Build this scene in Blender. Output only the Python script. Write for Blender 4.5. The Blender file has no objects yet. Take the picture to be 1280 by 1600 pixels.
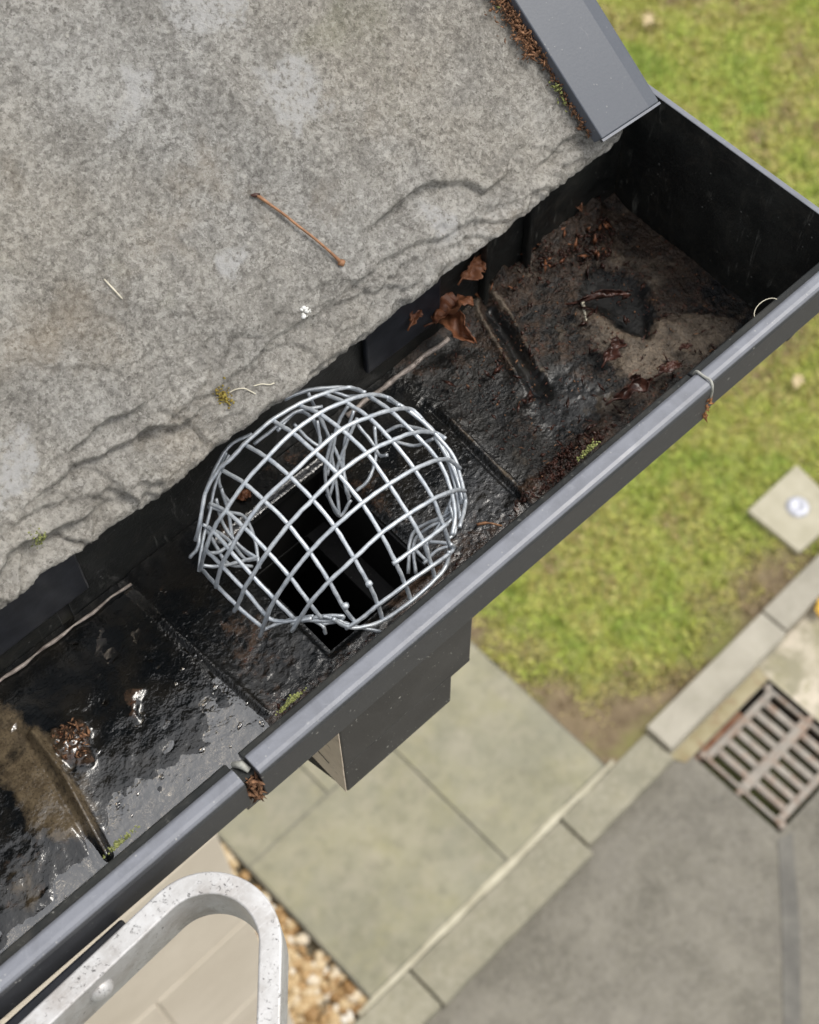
import bpy, bmesh, math, random
import numpy as np
from mathutils import Matrix, Vector

# ------------------------------------------------------------------ camera, sky, sun, exposure
S = bpy.context.scene
COL = S.collection
R = math.radians
H = 6.0                                   # the phone is held about six metres above the path

cam_data = bpy.data.cameras.new('camera')
cam = bpy.data.objects.new('camera', cam_data)
COL.objects.link(cam)
cam.matrix_world = (Matrix.Translation((0, 0, H)) @ Matrix.Rotation(R(-43.28), 4, 'Z')
                    @ Matrix.Rotation(R(29.02), 4, 'X') @ Matrix.Rotation(R(-1.046), 4, 'Z'))
cam_data.sensor_fit = 'HORIZONTAL'
cam_data.sensor_width = 36
cam_data.lens = 2350 / 1280 * 36
cam_data.clip_start = 0.02
cam_data.clip_end = 500
cam_data.dof.use_dof = True
cam_data.dof.focus_distance = 0.655
cam_data.dof.aperture_fstop = 20.5
S.camera = cam

SUN_EL, SUN_AZ = R(60), R(-32)            # azimuth of the light, from +X towards +Y
world = bpy.data.worlds.new('World')
S.world = world
world.use_nodes = True
wn = world.node_tree
bg = wn.nodes['Background']
sky = wn.nodes.new('ShaderNodeTexSky')
sky.sky_type = 'NISHITA'
sky.sun_disc = False
sky.sun_elevation = SUN_EL
sky.sun_rotation = R(90) - SUN_AZ
sky.air_density = 1.0
sky.dust_density = 4.0
sky.ozone_density = 1.0
hs = wn.nodes.new('ShaderNodeHueSaturation')
hs.inputs['Saturation'].default_value = 0.25
wn.links.new(sky.outputs[0], hs.inputs['Color'])
gm = wn.nodes.new('ShaderNodeGamma')        # overcast: the cloud evens the sky out
gm.inputs['Gamma'].default_value = 0.5
wn.links.new(hs.outputs[0], gm.inputs['Color'])
wn.links.new(gm.outputs[0], bg.inputs['Color'])
bg.inputs['Strength'].default_value = 0.15

sun_data = bpy.data.lights.new('sun', 'SUN')
sun_data.energy = 0.7
sun_data.angle = R(25)
sun_data.color = (1.0, 0.95, 0.87)
sun = bpy.data.objects.new('sun', sun_data)
COL.objects.link(sun)
sd = Vector((math.cos(SUN_EL) * math.cos(SUN_AZ), math.cos(SUN_EL) * math.sin(SUN_AZ), math.sin(SUN_EL)))
sun.rotation_euler = (-sd).to_track_quat('-Z', 'Y').to_euler()
sun.location = (0, 0, 12)

S.view_settings.view_transform = 'Standard'
S.view_settings.look = 'None'
S.view_settings.exposure = 1.75
S.view_settings.gamma = 1
S.view_settings.use_curve_mapping = False

# ------------------------------------------------------------------ measured coordinates (metres)
SLATE_EDGE = [(-0.1439,0.0008),(-0.1354,0.0004),(-0.1196,0.0014),(-0.1083,0.0003),(-0.0949,-0.0),(-0.0834,0.0003),(-0.0718,-0.001),(-0.0593,-0.0016),(-0.0459,-0.0011),(-0.0331,-0.0003),(-0.018,0.0003),(-0.0039,0.0004),(0.0025,0.0001),(0.0103,-0.0004),(0.0157,0.0001),(0.0316,-0.0003),(0.053,-0.0003),(0.0719,0.0),(0.0774,-0.0003),(0.0888,-0.0004),(0.0979,0.0003),(0.1108,0.0003),(0.1228,0.0004),(0.1324,-0.0),(0.1433,0.0009),(0.1537,0.0001),(0.1647,0.0011),(0.1725,0.0014),(0.1812,0.0018),(0.1934,0.0012),(0.2022,0.0004),(0.2098,0.0013),(0.2142,0.0042)]
SPOTS = {'tw1':(0.0423,0.0752),'tw2':(0.0565,0.0317),'st1':(-0.0322,0.0819),'st2':(-0.031,0.0716),'w1':(0.0301,0.0241),'m1':(-0.0191,0.0163),'m2':(-0.1147,0.0144)}
CRACKS = [([(-0.011,0.0207),(-0.0,0.0211),(0.0104,0.0238),(0.0243,0.0221),(0.041,0.021),(0.0551,0.0165)],0.0014,0.01),([(0.0894,0.0374),(0.1025,0.0393),(0.1144,0.0369),(0.1289,0.0279),(0.1335,0.021)],0.002,0.012),([(-0.03,0.023),(-0.0243,0.0203),(-0.0186,0.0189)],0.0012,0.006),([(-0.0764,0.0357),(-0.0709,0.0367),(-0.0637,0.036),(-0.0572,0.0333)],0.002,0.01),([(-0.0952,0.0287),(-0.0863,0.0293),(-0.0759,0.0268),(-0.0699,0.0263),(-0.0611,0.0247),(-0.0529,0.0239),(-0.0398,0.0171)],0.0024,0.013),([(-0.1333,0.0132),(-0.1282,0.0168),(-0.1209,0.0172),(-0.1101,0.014),(-0.1057,0.0132),(-0.0977,0.011)],0.0026,0.013),([(-0.1143,0.0244),(-0.1051,0.0238),(-0.0996,0.0213)],0.0012,0.008),([(0.173,0.0155),(0.1808,0.0175),(0.1901,0.016),(0.198,0.0071)],0.002,0.009),([(0.1156,0.0141),(0.1228,0.0133),(0.1292,0.0088),(0.1369,0.0032)],0.001,0.008),([(0.0584,0.0213),(0.0742,0.0225),(0.091,0.0199),(0.1026,0.015)],0.0012,0.009),([(-0.0451,0.0272),(-0.0366,0.0165),(-0.0357,0.0045)],0.0008,0.006)]
PATCHES = [[(0.0262,0.145),(0.0357,0.138),(0.0313,0.13),(0.0197,0.1278),(0.0057,0.1286),(0.0059,0.1331),(0.0184,0.1346)],[(0.106,0.0319),(0.1173,0.0214),(0.1139,0.0084),(0.1038,0.0116),(0.1034,0.0236)],[(0.0572,0.1663),(0.0955,0.145),(0.0783,0.1363),(0.0561,0.1429)],[(-0.104,0.0537),(-0.0931,0.052),(-0.0947,0.0376),(-0.1117,0.0315),(-0.119,0.0338)],[(0.013,0.0639),(0.023,0.059),(0.0212,0.0522),(0.0104,0.0561)],[(0.0741,0.117),(0.0971,0.1099),(0.0954,0.0888),(0.0747,0.0853),(0.0675,0.0991)]]
THREADS = [[(-0.006,0.012),(-0.0027,0.0107),(-0.0002,0.0086),(0.0021,0.0079)],[(-0.0161,0.0158),(-0.0131,0.0153),(-0.0102,0.0136),(-0.0086,0.0112),(-0.0076,0.0089)]]
PG = {'pit':[(0.3984,0.2894),(0.4132,0.2938),(0.4211,0.2849),(0.4263,0.2678),(0.4132,0.2526),(0.4,0.2428),(0.3967,0.2517),(0.3963,0.2693),(0.3953,0.2819)],'silt':[(0.0391,0.3254),(0.0458,0.3101),(0.0485,0.2946),(0.0483,0.2756),(0.0454,0.2536),(0.0403,0.2403),(0.0248,0.2455),(0.0183,0.2598),(0.0133,0.2809),(0.011,0.2873)],'silt2':[(0.0046,0.2692),(0.0183,0.2598),(0.0324,0.2461),(0.0333,0.2293),(0.0161,0.2343),(-0.0074,0.2305),(-0.0253,0.2291),(-0.0162,0.2504)],'clump':[(0.0497,0.2891),(0.0609,0.2846),(0.0606,0.2764),(0.0522,0.2676),(0.0445,0.273),(0.0438,0.28)],'clump2':[(0.0852,0.2803),(0.0886,0.277),(0.0807,0.2674),(0.079,0.2712)],'tan':[(0.4044,0.2498),(0.4221,0.241),(0.4403,0.2259),(0.4542,0.218),(0.4356,0.2134),(0.4092,0.2168),(0.3856,0.218),(0.3758,0.2331),(0.3818,0.2494),(0.3928,0.2527)],'tan2':[(0.3886,0.2827),(0.3951,0.2705),(0.3936,0.249),(0.3764,0.238),(0.3747,0.2564),(0.3766,0.2715)],'dark1':[(0.2955,0.3121),(0.3179,0.3067),(0.3333,0.2805),(0.3234,0.2575),(0.3038,0.2608),(0.2935,0.2869)],'dark2':[(0.3297,0.3234),(0.344,0.3093),(0.3356,0.2782),(0.3254,0.3049),(0.2983,0.3149)],'grey':[(0.3374,0.2709),(0.361,0.2616),(0.3619,0.2359),(0.3482,0.2278),(0.3216,0.2381),(0.3257,0.2552)],'moundback':[(0.4145,0.3541),(0.4528,0.3419),(0.4444,0.3059),(0.4225,0.2907),(0.3944,0.3064),(0.3707,0.312),(0.3534,0.3232),(0.3825,0.3423)],'front':[(0.296,0.227),(0.3307,0.2291),(0.3499,0.2208),(0.3001,0.2179),(0.279,0.2236)],'puddle':[(0.0293,0.2332),(0.0438,0.247),(0.0673,0.2446),(0.0912,0.2421),(0.1136,0.2416),(0.1219,0.2335),(0.1076,0.226),(0.0699,0.2256),(0.0392,0.2235)],'hole':[(0.1679,0.2319),(0.2261,0.2363),(0.2385,0.3129),(0.1682,0.2884)]}
LN = {'uR':[(0.2949,0.2882),(0.2943,0.2808),(0.2899,0.2254)],'uL':[(0.1204,0.2976),(0.1204,0.2906),(0.124,0.2293)],'rib':[(0.0426,0.2939),(0.0408,0.2705),(0.0315,0.2271)],'gr':[(0.3564,0.3144),(0.3485,0.2906),(0.3399,0.2619)],'tw':[(0.3942,0.2842),(0.3838,0.2701)],'seamr':[(0.2876,0.29),(0.2962,0.2896)]}
WIRES = [('P',[[0.144,0.2898,-0.5802],[0.1477,0.2892,-0.57],[0.1572,0.2949,-0.5615],[0.1664,0.2956,-0.5535],[0.1724,0.2931,-0.5479],[0.1814,0.2927,-0.544],[0.1957,0.2917,-0.5412],[0.2091,0.2901,-0.5417],[0.224,0.2884,-0.5465],[0.236,0.2887,-0.5557],[0.2384,0.2802,-0.5532]]),('P',[[0.1392,0.2835,-0.593],[0.1422,0.2795,-0.5725],[0.1488,0.2789,-0.5603],[0.1548,0.2778,-0.5528],[0.167,0.2778,-0.5434],[0.1805,0.2774,-0.5376],[0.1944,0.278,-0.5355],[0.2106,0.278,-0.5371],[0.2245,0.2772,-0.542],[0.2384,0.2777,-0.5522],[0.2486,0.2771,-0.5645],[0.2469,0.2677,-0.5593]]),('P',[[0.1364,0.268,-0.5841],[0.1417,0.2669,-0.5677],[0.147,0.2656,-0.5587],[0.1553,0.2653,-0.5495],[0.1661,0.2649,-0.5415],[0.1797,0.2633,-0.5357],[0.1946,0.2634,-0.5333],[0.2115,0.2643,-0.535],[0.2255,0.2635,-0.5403],[0.2394,0.2638,-0.5502],[0.253,0.2667,-0.5675],[0.254,0.2602,-0.57]]),('P',[[0.1357,0.2556,-0.5885],[0.1378,0.2533,-0.5786],[0.1426,0.2519,-0.567],[0.1546,0.2502,-0.5513],[0.1666,0.2496,-0.5424],[0.1796,0.249,-0.537],[0.1947,0.2493,-0.5344],[0.2106,0.2491,-0.536],[0.2266,0.2487,-0.5423],[0.2392,0.2491,-0.5517],[0.2543,0.253,-0.5732],[0.2563,0.2475,-0.5745]]),('P',[[0.138,0.243,-0.5989],[0.1399,0.2401,-0.5838],[0.1453,0.2389,-0.5693],[0.1556,0.2373,-0.5558],[0.1658,0.2365,-0.5477],[0.1797,0.2353,-0.5416],[0.1944,0.2345,-0.5394],[0.2086,0.2339,-0.5409],[0.2239,0.2342,-0.5466],[0.2381,0.2351,-0.5572],[0.2478,0.2366,-0.5702],[0.2528,0.2348,-0.5814]]),('P',[[0.1456,0.2289,-0.5831],[0.1549,0.2264,-0.566],[0.165,0.2246,-0.5569],[0.1777,0.2228,-0.5507],[0.1926,0.222,-0.5475],[0.2076,0.2214,-0.5491],[0.2233,0.2217,-0.5556],[0.2378,0.2234,-0.5685],[0.2483,0.2272,-0.5865]]),('P',[[0.1901,0.2124,-0.5579],[0.2063,0.2116,-0.5597],[0.2232,0.2133,-0.5664]]),('P',[[0.162,0.2126,-0.58],[0.1687,0.2099,-0.5755],[0.1767,0.2079,-0.5715],[0.1907,0.2058,-0.5687],[0.2054,0.2051,-0.571],[0.2164,0.2059,-0.5761],[0.2209,0.2071,-0.5777],[0.2196,0.208,-0.5737]]),('P',[[0.1594,0.2174,-0.573],[0.1623,0.2129,-0.5783],[0.1665,0.2095,-0.5807],[0.1758,0.2049,-0.5812],[0.1901,0.2021,-0.5787],[0.2042,0.2022,-0.5787],[0.2128,0.2037,-0.5793],[0.2177,0.2066,-0.5752]]),('Q',[[0.1408,0.2844,-0.5972],[0.1376,0.2697,-0.5857],[0.1374,0.2556,-0.5852],[0.1396,0.242,-0.5903]]),('Q',[[0.143,0.2809,-0.5754],[0.1417,0.2674,-0.5707],[0.1414,0.253,-0.572],[0.142,0.2406,-0.5798],[0.144,0.2355,-0.5804],[0.1482,0.2299,-0.5774],[0.1536,0.2242,-0.5746]]),('Q',[[0.1485,0.2839,-0.5663],[0.1481,0.2786,-0.5635],[0.1466,0.2664,-0.5616],[0.146,0.252,-0.5634],[0.1468,0.2396,-0.5687],[0.1485,0.2301,-0.5761]]),('Q',[[0.1552,0.289,-0.5607],[0.1556,0.278,-0.5539],[0.1553,0.2656,-0.5511],[0.155,0.2507,-0.5525],[0.1553,0.238,-0.5576],[0.1555,0.2272,-0.5668],[0.1563,0.2214,-0.5744]]),('Q',[[0.1676,0.2944,-0.5535],[0.1674,0.2785,-0.5449],[0.1671,0.2654,-0.5424],[0.167,0.2509,-0.5434],[0.1662,0.237,-0.5488],[0.1656,0.2253,-0.5576],[0.165,0.2168,-0.569],[0.1664,0.2116,-0.5786]]),('Q',[[0.1806,0.2919,-0.5453],[0.1806,0.2786,-0.5392],[0.1805,0.2643,-0.5367],[0.1803,0.2498,-0.5379],[0.1797,0.2362,-0.5427],[0.1783,0.2236,-0.5514],[0.1777,0.2141,-0.5623],[0.1772,0.2084,-0.573],[0.1767,0.2055,-0.5829]]),('Q',[[0.1959,0.2921,-0.5428],[0.1956,0.2779,-0.5367],[0.195,0.264,-0.5345],[0.1951,0.2499,-0.5355],[0.1944,0.2353,-0.5403],[0.193,0.2225,-0.5487],[0.1919,0.2131,-0.5588],[0.1912,0.2071,-0.5687],[0.191,0.2027,-0.5809]]),('Q',[[0.2093,0.2905,-0.5433],[0.2107,0.2783,-0.5385],[0.2111,0.264,-0.5361],[0.2111,0.2497,-0.5373],[0.2094,0.2355,-0.5416],[0.2081,0.2219,-0.5504],[0.2075,0.2127,-0.5604],[0.2063,0.206,-0.5723],[0.2056,0.2029,-0.5818]]),('Q',[[0.2228,0.2907,-0.5488],[0.2248,0.2775,-0.5437],[0.2257,0.2637,-0.5417],[0.2251,0.2488,-0.5429],[0.2244,0.2355,-0.5476],[0.2233,0.2225,-0.5567],[0.2212,0.214,-0.5661],[0.22,0.2083,-0.577]]),('Q',[[0.2393,0.2787,-0.5553],[0.239,0.2651,-0.5516],[0.2388,0.2503,-0.5527],[0.24,0.237,-0.5601],[0.2371,0.226,-0.5667],[0.2311,0.2166,-0.5727],[0.2239,0.211,-0.5749]]),('Q',[[0.2482,0.2768,-0.5649],[0.2519,0.2672,-0.5679],[0.2543,0.253,-0.5732],[0.2536,0.239,-0.5794],[0.2479,0.2276,-0.5865],[0.2449,0.2234,-0.5894],[0.2311,0.2135,-0.5804]]),('I',[[0.2294,0.303,-0.5863],[0.2282,0.2973,-0.5977],[0.2238,0.2897,-0.6073],[0.2188,0.2823,-0.6165],[0.2128,0.2747,-0.6257]]),('I',[[0.2429,0.2947,-0.5885],[0.2344,0.2915,-0.5981],[0.2274,0.2864,-0.6075],[0.221,0.2782,-0.6141],[0.2207,0.2755,-0.619]]),('I',[[0.2276,0.2925,-0.5894],[0.2179,0.2881,-0.6032],[0.2134,0.2824,-0.6149],[0.2122,0.2741,-0.6248]]),('I',[[0.2422,0.2914,-0.5907],[0.2323,0.2894,-0.6002],[0.223,0.2863,-0.6094],[0.2141,0.2823,-0.6182]]),('I',[[0.2281,0.3082,-0.5721],[0.2284,0.302,-0.5874],[0.2278,0.2935,-0.5999],[0.2252,0.2842,-0.6095],[0.2197,0.275,-0.6196]]),('I',[[0.2415,0.2964,-0.5844],[0.2342,0.2962,-0.5918],[0.2264,0.2921,-0.6013],[0.2182,0.2879,-0.6104]]),('I',[[0.2479,0.2863,-0.5981],[0.2399,0.2773,-0.6065],[0.2297,0.2721,-0.6097],[0.2228,0.2729,-0.6122]]),('I',[[0.2401,0.2693,-0.5955],[0.2386,0.273,-0.5981],[0.2404,0.2793,-0.5978],[0.2415,0.2909,-0.5951]]),('I',[[0.2134,0.2832,-0.616],[0.2126,0.2746,-0.6259],[0.2204,0.2743,-0.6196]]),('I',[[0.2495,0.2828,-0.6029],[0.2566,0.2777,-0.598],[0.2609,0.2664,-0.5935],[0.2605,0.2524,-0.5849]]),('I',[[0.2505,0.275,-0.6024],[0.2553,0.2659,-0.6004],[0.2603,0.2597,-0.5931]]),('I',[[0.2171,0.3072,-0.5853],[0.2188,0.3,-0.5926],[0.2214,0.295,-0.5944],[0.2258,0.3008,-0.5854]]),('I',[[0.2055,0.3047,-0.5763],[0.2191,0.3067,-0.5771],[0.2247,0.303,-0.5846],[0.2242,0.2973,-0.5956]]),('I',[[0.2152,0.309,-0.5657],[0.2229,0.306,-0.5642],[0.2324,0.301,-0.5668],[0.2395,0.2935,-0.5716],[0.2443,0.2873,-0.5689]]),('I',[[0.2142,0.3074,-0.5617],[0.2271,0.3037,-0.5637],[0.2398,0.2952,-0.5666],[0.2446,0.2883,-0.5681]]),('I',[[0.1941,0.308,-0.5783],[0.2061,0.3061,-0.5752],[0.2181,0.3054,-0.5745],[0.2293,0.3002,-0.5765]]),('I',[[0.1412,0.2943,-0.5989],[0.1467,0.2941,-0.5947],[0.1548,0.3008,-0.5895],[0.1627,0.3053,-0.5815],[0.1755,0.3102,-0.5752],[0.1856,0.3128,-0.5742],[0.1955,0.3097,-0.573]]),('I',[[0.1403,0.2877,-0.6025],[0.1504,0.2957,-0.5967],[0.1599,0.3013,-0.5917],[0.1706,0.3081,-0.5852],[0.1828,0.3122,-0.5792]]),('I',[[0.1623,0.3052,-0.5925],[0.1686,0.3014,-0.6005],[0.1751,0.2973,-0.6083],[0.1728,0.2887,-0.6168],[0.1661,0.2788,-0.623]]),('I',[[0.1679,0.3066,-0.5941],[0.1648,0.2997,-0.6058],[0.1651,0.2905,-0.6142],[0.1684,0.2825,-0.6208]]),('I',[[0.1541,0.2988,-0.5908],[0.1606,0.2926,-0.6035],[0.1632,0.2851,-0.6172],[0.1678,0.2828,-0.6208]]),('I',[[0.1726,0.308,-0.5921],[0.1696,0.3012,-0.6039],[0.1647,0.2935,-0.6127],[0.167,0.2844,-0.6202]]),('I',[[0.1549,0.2987,-0.5942],[0.1548,0.2932,-0.6043],[0.1548,0.2855,-0.6117],[0.1643,0.2817,-0.622]]),('I',[[0.1469,0.2907,-0.5965],[0.1532,0.2893,-0.6031],[0.1638,0.2906,-0.6074]]),('I',[[0.1427,0.287,-0.5991],[0.1485,0.2839,-0.6032],[0.1608,0.2838,-0.6148],[0.1683,0.2833,-0.6204]]),('I',[[0.1842,0.3164,-0.5836],[0.176,0.3137,-0.5914],[0.1734,0.3087,-0.5987],[0.1742,0.3048,-0.6044]]),('I',[[0.2132,0.2281,-0.6221],[0.2247,0.2381,-0.6147],[0.2316,0.2365,-0.6089],[0.2374,0.2306,-0.6013],[0.2448,0.2281,-0.5951],[0.2523,0.2333,-0.5895]]),('I',[[0.2158,0.2256,-0.622],[0.2242,0.2355,-0.6157],[0.2314,0.233,-0.6066],[0.2398,0.228,-0.601],[0.2467,0.2268,-0.591]]),('I',[[0.2343,0.2251,-0.5975],[0.2413,0.2258,-0.5975],[0.2488,0.2297,-0.5925],[0.2546,0.2405,-0.5893],[0.2583,0.2519,-0.5864]]),('I',[[0.2244,0.2276,-0.6078],[0.2344,0.2293,-0.6031],[0.2435,0.2317,-0.5981],[0.2509,0.2356,-0.593],[0.2559,0.2443,-0.5907]]),('I',[[0.2155,0.2201,-0.6034],[0.2232,0.2196,-0.6005],[0.2291,0.2164,-0.5989]]),('I',[[0.2187,0.2284,-0.6064],[0.2188,0.2202,-0.6055],[0.2249,0.228,-0.6041]]),('I',[[0.2244,0.2258,-0.6016],[0.2285,0.2183,-0.5986],[0.2268,0.2137,-0.5972],[0.2152,0.2149,-0.5982]]),('I',[[0.2422,0.2308,-0.5954],[0.2358,0.2204,-0.5982],[0.2301,0.2191,-0.5977]]),('I',[[0.256,0.2496,-0.5812],[0.2519,0.2396,-0.5874],[0.2458,0.2291,-0.5928],[0.2402,0.2218,-0.5958]]),('I',[[0.2565,0.2695,-0.5755],[0.2577,0.2614,-0.5787],[0.2569,0.2496,-0.5822],[0.252,0.238,-0.5879]]),('I',[[0.2552,0.2538,-0.5783],[0.2537,0.244,-0.5832],[0.2507,0.2341,-0.5886],[0.2453,0.2253,-0.5922]]),('I',[[0.1608,0.2347,-0.6015],[0.1658,0.2297,-0.5988],[0.1706,0.2249,-0.5992],[0.1681,0.2257,-0.6016],[0.1625,0.2299,-0.6028]]),('I',[[0.1641,0.2313,-0.5987],[0.1678,0.2252,-0.5998],[0.1716,0.2195,-0.6026],[0.1797,0.2108,-0.6075]]),('I',[[0.1539,0.2414,-0.6071],[0.1596,0.237,-0.6042],[0.1621,0.2294,-0.603],[0.1614,0.2271,-0.6072]]),('I',[[0.1441,0.2498,-0.6121],[0.1503,0.2463,-0.6092],[0.1571,0.2414,-0.6065],[0.1618,0.2349,-0.6012]]),('I',[[0.1547,0.2422,-0.6066],[0.1602,0.234,-0.6019],[0.1664,0.2273,-0.6014],[0.171,0.2222,-0.6033]]),('S',[[0.1778,0.214,-0.5603],[0.1764,0.2127,-0.5585]]),('S',[[0.166,0.2158,-0.5671],[0.1643,0.2147,-0.5653]])]
CAGE = [0.1969,0.2614,-0.595,0.0612]
LEAVES = {'oak':([0.3323,0.3262,-0.622],[0.3274,0.2974,-0.622]),'oak2':([0.3171,0.3174,-0.612],[0.3403,0.3124,-0.612]),'red':([0.3395,0.3193,-0.6],[0.3563,0.3232,-0.6]),'small':([0.3012,0.3174,-0.6],[0.3136,0.3238,-0.6]),'curl':([0.3862,0.2808,-0.626],[0.4085,0.2645,-0.626]),'crumple':([0.3709,0.2476,-0.63],[0.3864,0.2529,-0.63]),'dkred':([0.3834,0.2225,-0.628],[0.3958,0.2184,-0.628]),'clump':([0.3548,0.2272,-0.626],[0.377,0.2215,-0.626]),'bit':([0.4038,0.2263,-0.63],[0.41,0.223,-0.63]),'bit2':([0.4295,0.3179,-0.622],[0.4295,0.3272,-0.622]),'orange':([0.2556,0.2252,-0.625],[0.2637,0.2163,-0.625]),'bit3':([0.371,0.2309,-0.627],[0.371,0.2202,-0.627]),'cagebit':([0.1872,0.3214,-0.637],[0.1945,0.3193,-0.637])}
GL = {'l1':[5.3476,3.7041,-6.0],'l2':[4.0513,1.6145,-6.0],'y':[3.214,0.8105,-6.0],'t1':[3.7617,1.2546,-6.0],'t2':[2.437,1.4214,-6.0]}
SQ = [[3.3849,1.3499,-6.0],[3.7365,1.3468,-6.0],[3.6948,1.0363,-6.0],[3.3825,1.0487,-6.0]]
CAP = [3.5598,1.2016,-6.0]
APRON = [[2.8294,0.739,-6.08],[2.8981,0.8486,-6.08],[3.076,0.8675,-6.08],[3.3641,0.8267,-6.08],[3.6454,0.6852,-6.08],[2.9836,0.1881,-6.08],[2.9048,0.4671,-6.08]]
TAR = [[2.3201,0.287,-6.08],[2.3868,0.267,-6.08],[2.1004,-0.0021,-6.08],[1.6289,-0.3853,-6.08],[1.5837,-0.3412,-6.08],[2.0493,0.0478,-6.08]]
MOSS = {'a':[0.1176,0.1951,-0.556],'b':[0.2869,0.1912,-0.556],'c':[0.0339,0.1978,-0.556],'d':[0.4005,0.1897,-0.556],'e':[0.3384,0.1719,-0.556]}

rng = random.Random(7)
nrg = np.random.default_rng(11)

# ------------------------------------------------------------------ helpers
def vnoise(x, y, seed=0):
    xi = np.floor(x).astype(np.int64); yi = np.floor(y).astype(np.int64)
    fx = x - xi; fy = y - yi
    fx = fx * fx * fx * (fx * (fx * 6 - 15) + 10); fy = fy * fy * fy * (fy * (fy * 6 - 15) + 10)
    def hsh(a, b):
        h = (a * 374761393 + b * 668265263 + seed * 1442695041) & 0xffffffff
        h = ((h ^ (h >> 13)) * 1274126177) & 0xffffffff
        return ((h ^ (h >> 16)) & 0xffff) / 65535.0
    a = hsh(xi, yi); b = hsh(xi + 1, yi); c = hsh(xi, yi + 1); d = hsh(xi + 1, yi + 1)
    return (a * (1 - fx) + b * fx) * (1 - fy) + (c * (1 - fx) + d * fx) * fy

def fbm(x, y, f, seed=0, octv=4, gain=0.5):
    t = 0; a = 1; n = 0
    for o in range(octv):
        t = t + a * (vnoise(x * f + 13.7 * o, y * f - 7.3 * o, seed + o * 17) - 0.5) * 2
        n += a; a *= gain; f *= 2.03
    return t / n

def sstep(e0, e1, x):
    t = np.clip((x - e0) / (e1 - e0), 0, 1)
    return t * t * (3 - 2 * t)

def seg_dist(px, py, pts):
    best = np.full(np.shape(px), 1e9)
    for (ax, ay), (bx, by) in zip(pts[:-1], pts[1:]):
        dx, dy = bx - ax, by - ay
        t = np.clip(((px - ax) * dx + (py - ay) * dy) / (dx * dx + dy * dy), 0, 1)
        best = np.minimum(best, np.hypot(px - ax - t * dx, py - ay - t * dy))
    return best

def poly_sd(px, py, poly):                       # signed distance, positive inside
    d = seg_dist(px, py, list(poly) + [poly[0]])
    ins = np.zeros(np.shape(px), bool)
    for (ax, ay), (bx, by) in zip(poly, list(poly[1:]) + [poly[0]]):
        c = ((ay > py) != (by > py))
        with np.errstate(divide='ignore', invalid='ignore'):
            xx = (bx - ax) * (py - ay) / (by - ay if by != ay else 1e-9) + ax
        ins ^= c & (px < xx)
    return np.where(ins, d, -d)

def wpos(o):
    p = Vector(o.location)
    while o.parent:
        o = o.parent; p = p + o.location
    return p

def link(name, me, mat, parent=None, smooth=False, kind=None):
    o = bpy.data.objects.new(name, me)
    COL.objects.link(o)
    if mat: me.materials.append(mat)
    if parent: o.parent = parent
    if smooth: me.polygons.foreach_set('use_smooth', [True] * len(me.polygons))
    if kind: o['kind'] = kind
    return o

def mesh(name, verts, faces, mat, parent=None, smooth=False, kind=None, attrs=None, origin=None):
    """verts in world metres; origin (world) becomes the object's location."""
    V = np.asarray(verts, float)
    base = np.array(wpos(parent)) if parent else np.zeros(3)
    org = np.array(origin, float) if origin is not None else base.copy()
    V = V - org
    me = bpy.data.meshes.new(name)
    if isinstance(faces, np.ndarray):
        k = faces.shape[1]
        me.vertices.add(len(V)); me.vertices.foreach_set('co', V.ravel())
        me.loops.add(faces.size); me.loops.foreach_set('vertex_index', faces.ravel().astype(np.int32))
        me.polygons.add(len(faces)); me.polygons.foreach_set('loop_start', np.arange(0, faces.size, k, dtype=np.int32))
        me.update(calc_edges=True); me.validate()
    else:
        me.from_pydata([tuple(v) for v in V], [], faces); me.update()
    for k_, a in (attrs or {}).items():
        at = me.attributes.new(k_, 'FLOAT', 'POINT'); at.data.foreach_set('value', np.asarray(a, np.float32).ravel())
    o = link(name, me, mat, parent, smooth, kind)
    o.location = Vector(org - base)
    return o

def grid_faces(nu, nv):
    i, j = np.meshgrid(np.arange(nu - 1), np.arange(nv - 1), indexing='ij')
    a = (i * nv + j).ravel()
    return np.stack([a, a + nv, a + nv + 1, a + 1], 1)

def bevel(o, w=0.001, seg=2):
    m = o.modifiers.new('bevel', 'BEVEL'); m.width = w; m.segments = seg; m.limit_method = 'ANGLE'
    return o

def thing(name, label, cat, loc, group=None):
    o = bpy.data.objects.new(name, None); COL.objects.link(o)
    o.location = loc; o.empty_display_size = 0.05
    o['label'] = label; o['category'] = cat
    if group: o['group'] = group
    return o

def tag(o, label, cat, group=None):
    o['label'] = label; o['category'] = cat
    if group: o['group'] = group
    return o

BOX_F = [(0, 3, 2, 1), (4, 5, 6, 7), (0, 1, 5, 4), (1, 2, 6, 5), (2, 3, 7, 6), (3, 0, 4, 7)]
def box_v(x0, x1, y0, y1, z0, z1, f=None):
    v = [(x0, y0, z0), (x1, y0, z0), (x1, y1, z0), (x0, y1, z0), (x0, y0, z1), (x1, y0, z1), (x1, y1, z1), (x0, y1, z1)]
    return [f(*p) for p in v] if f else v

def box(name, x0, x1, y0, y1, z0, z1, mat, parent=None, f=None, bev=0.0, kind=None, origin=None):
    o = mesh(name, box_v(x0, x1, y0, y1, z0, z1, f), BOX_F, mat, parent, kind=kind, origin=origin)
    if bev: bevel(o, bev)
    return o

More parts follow.
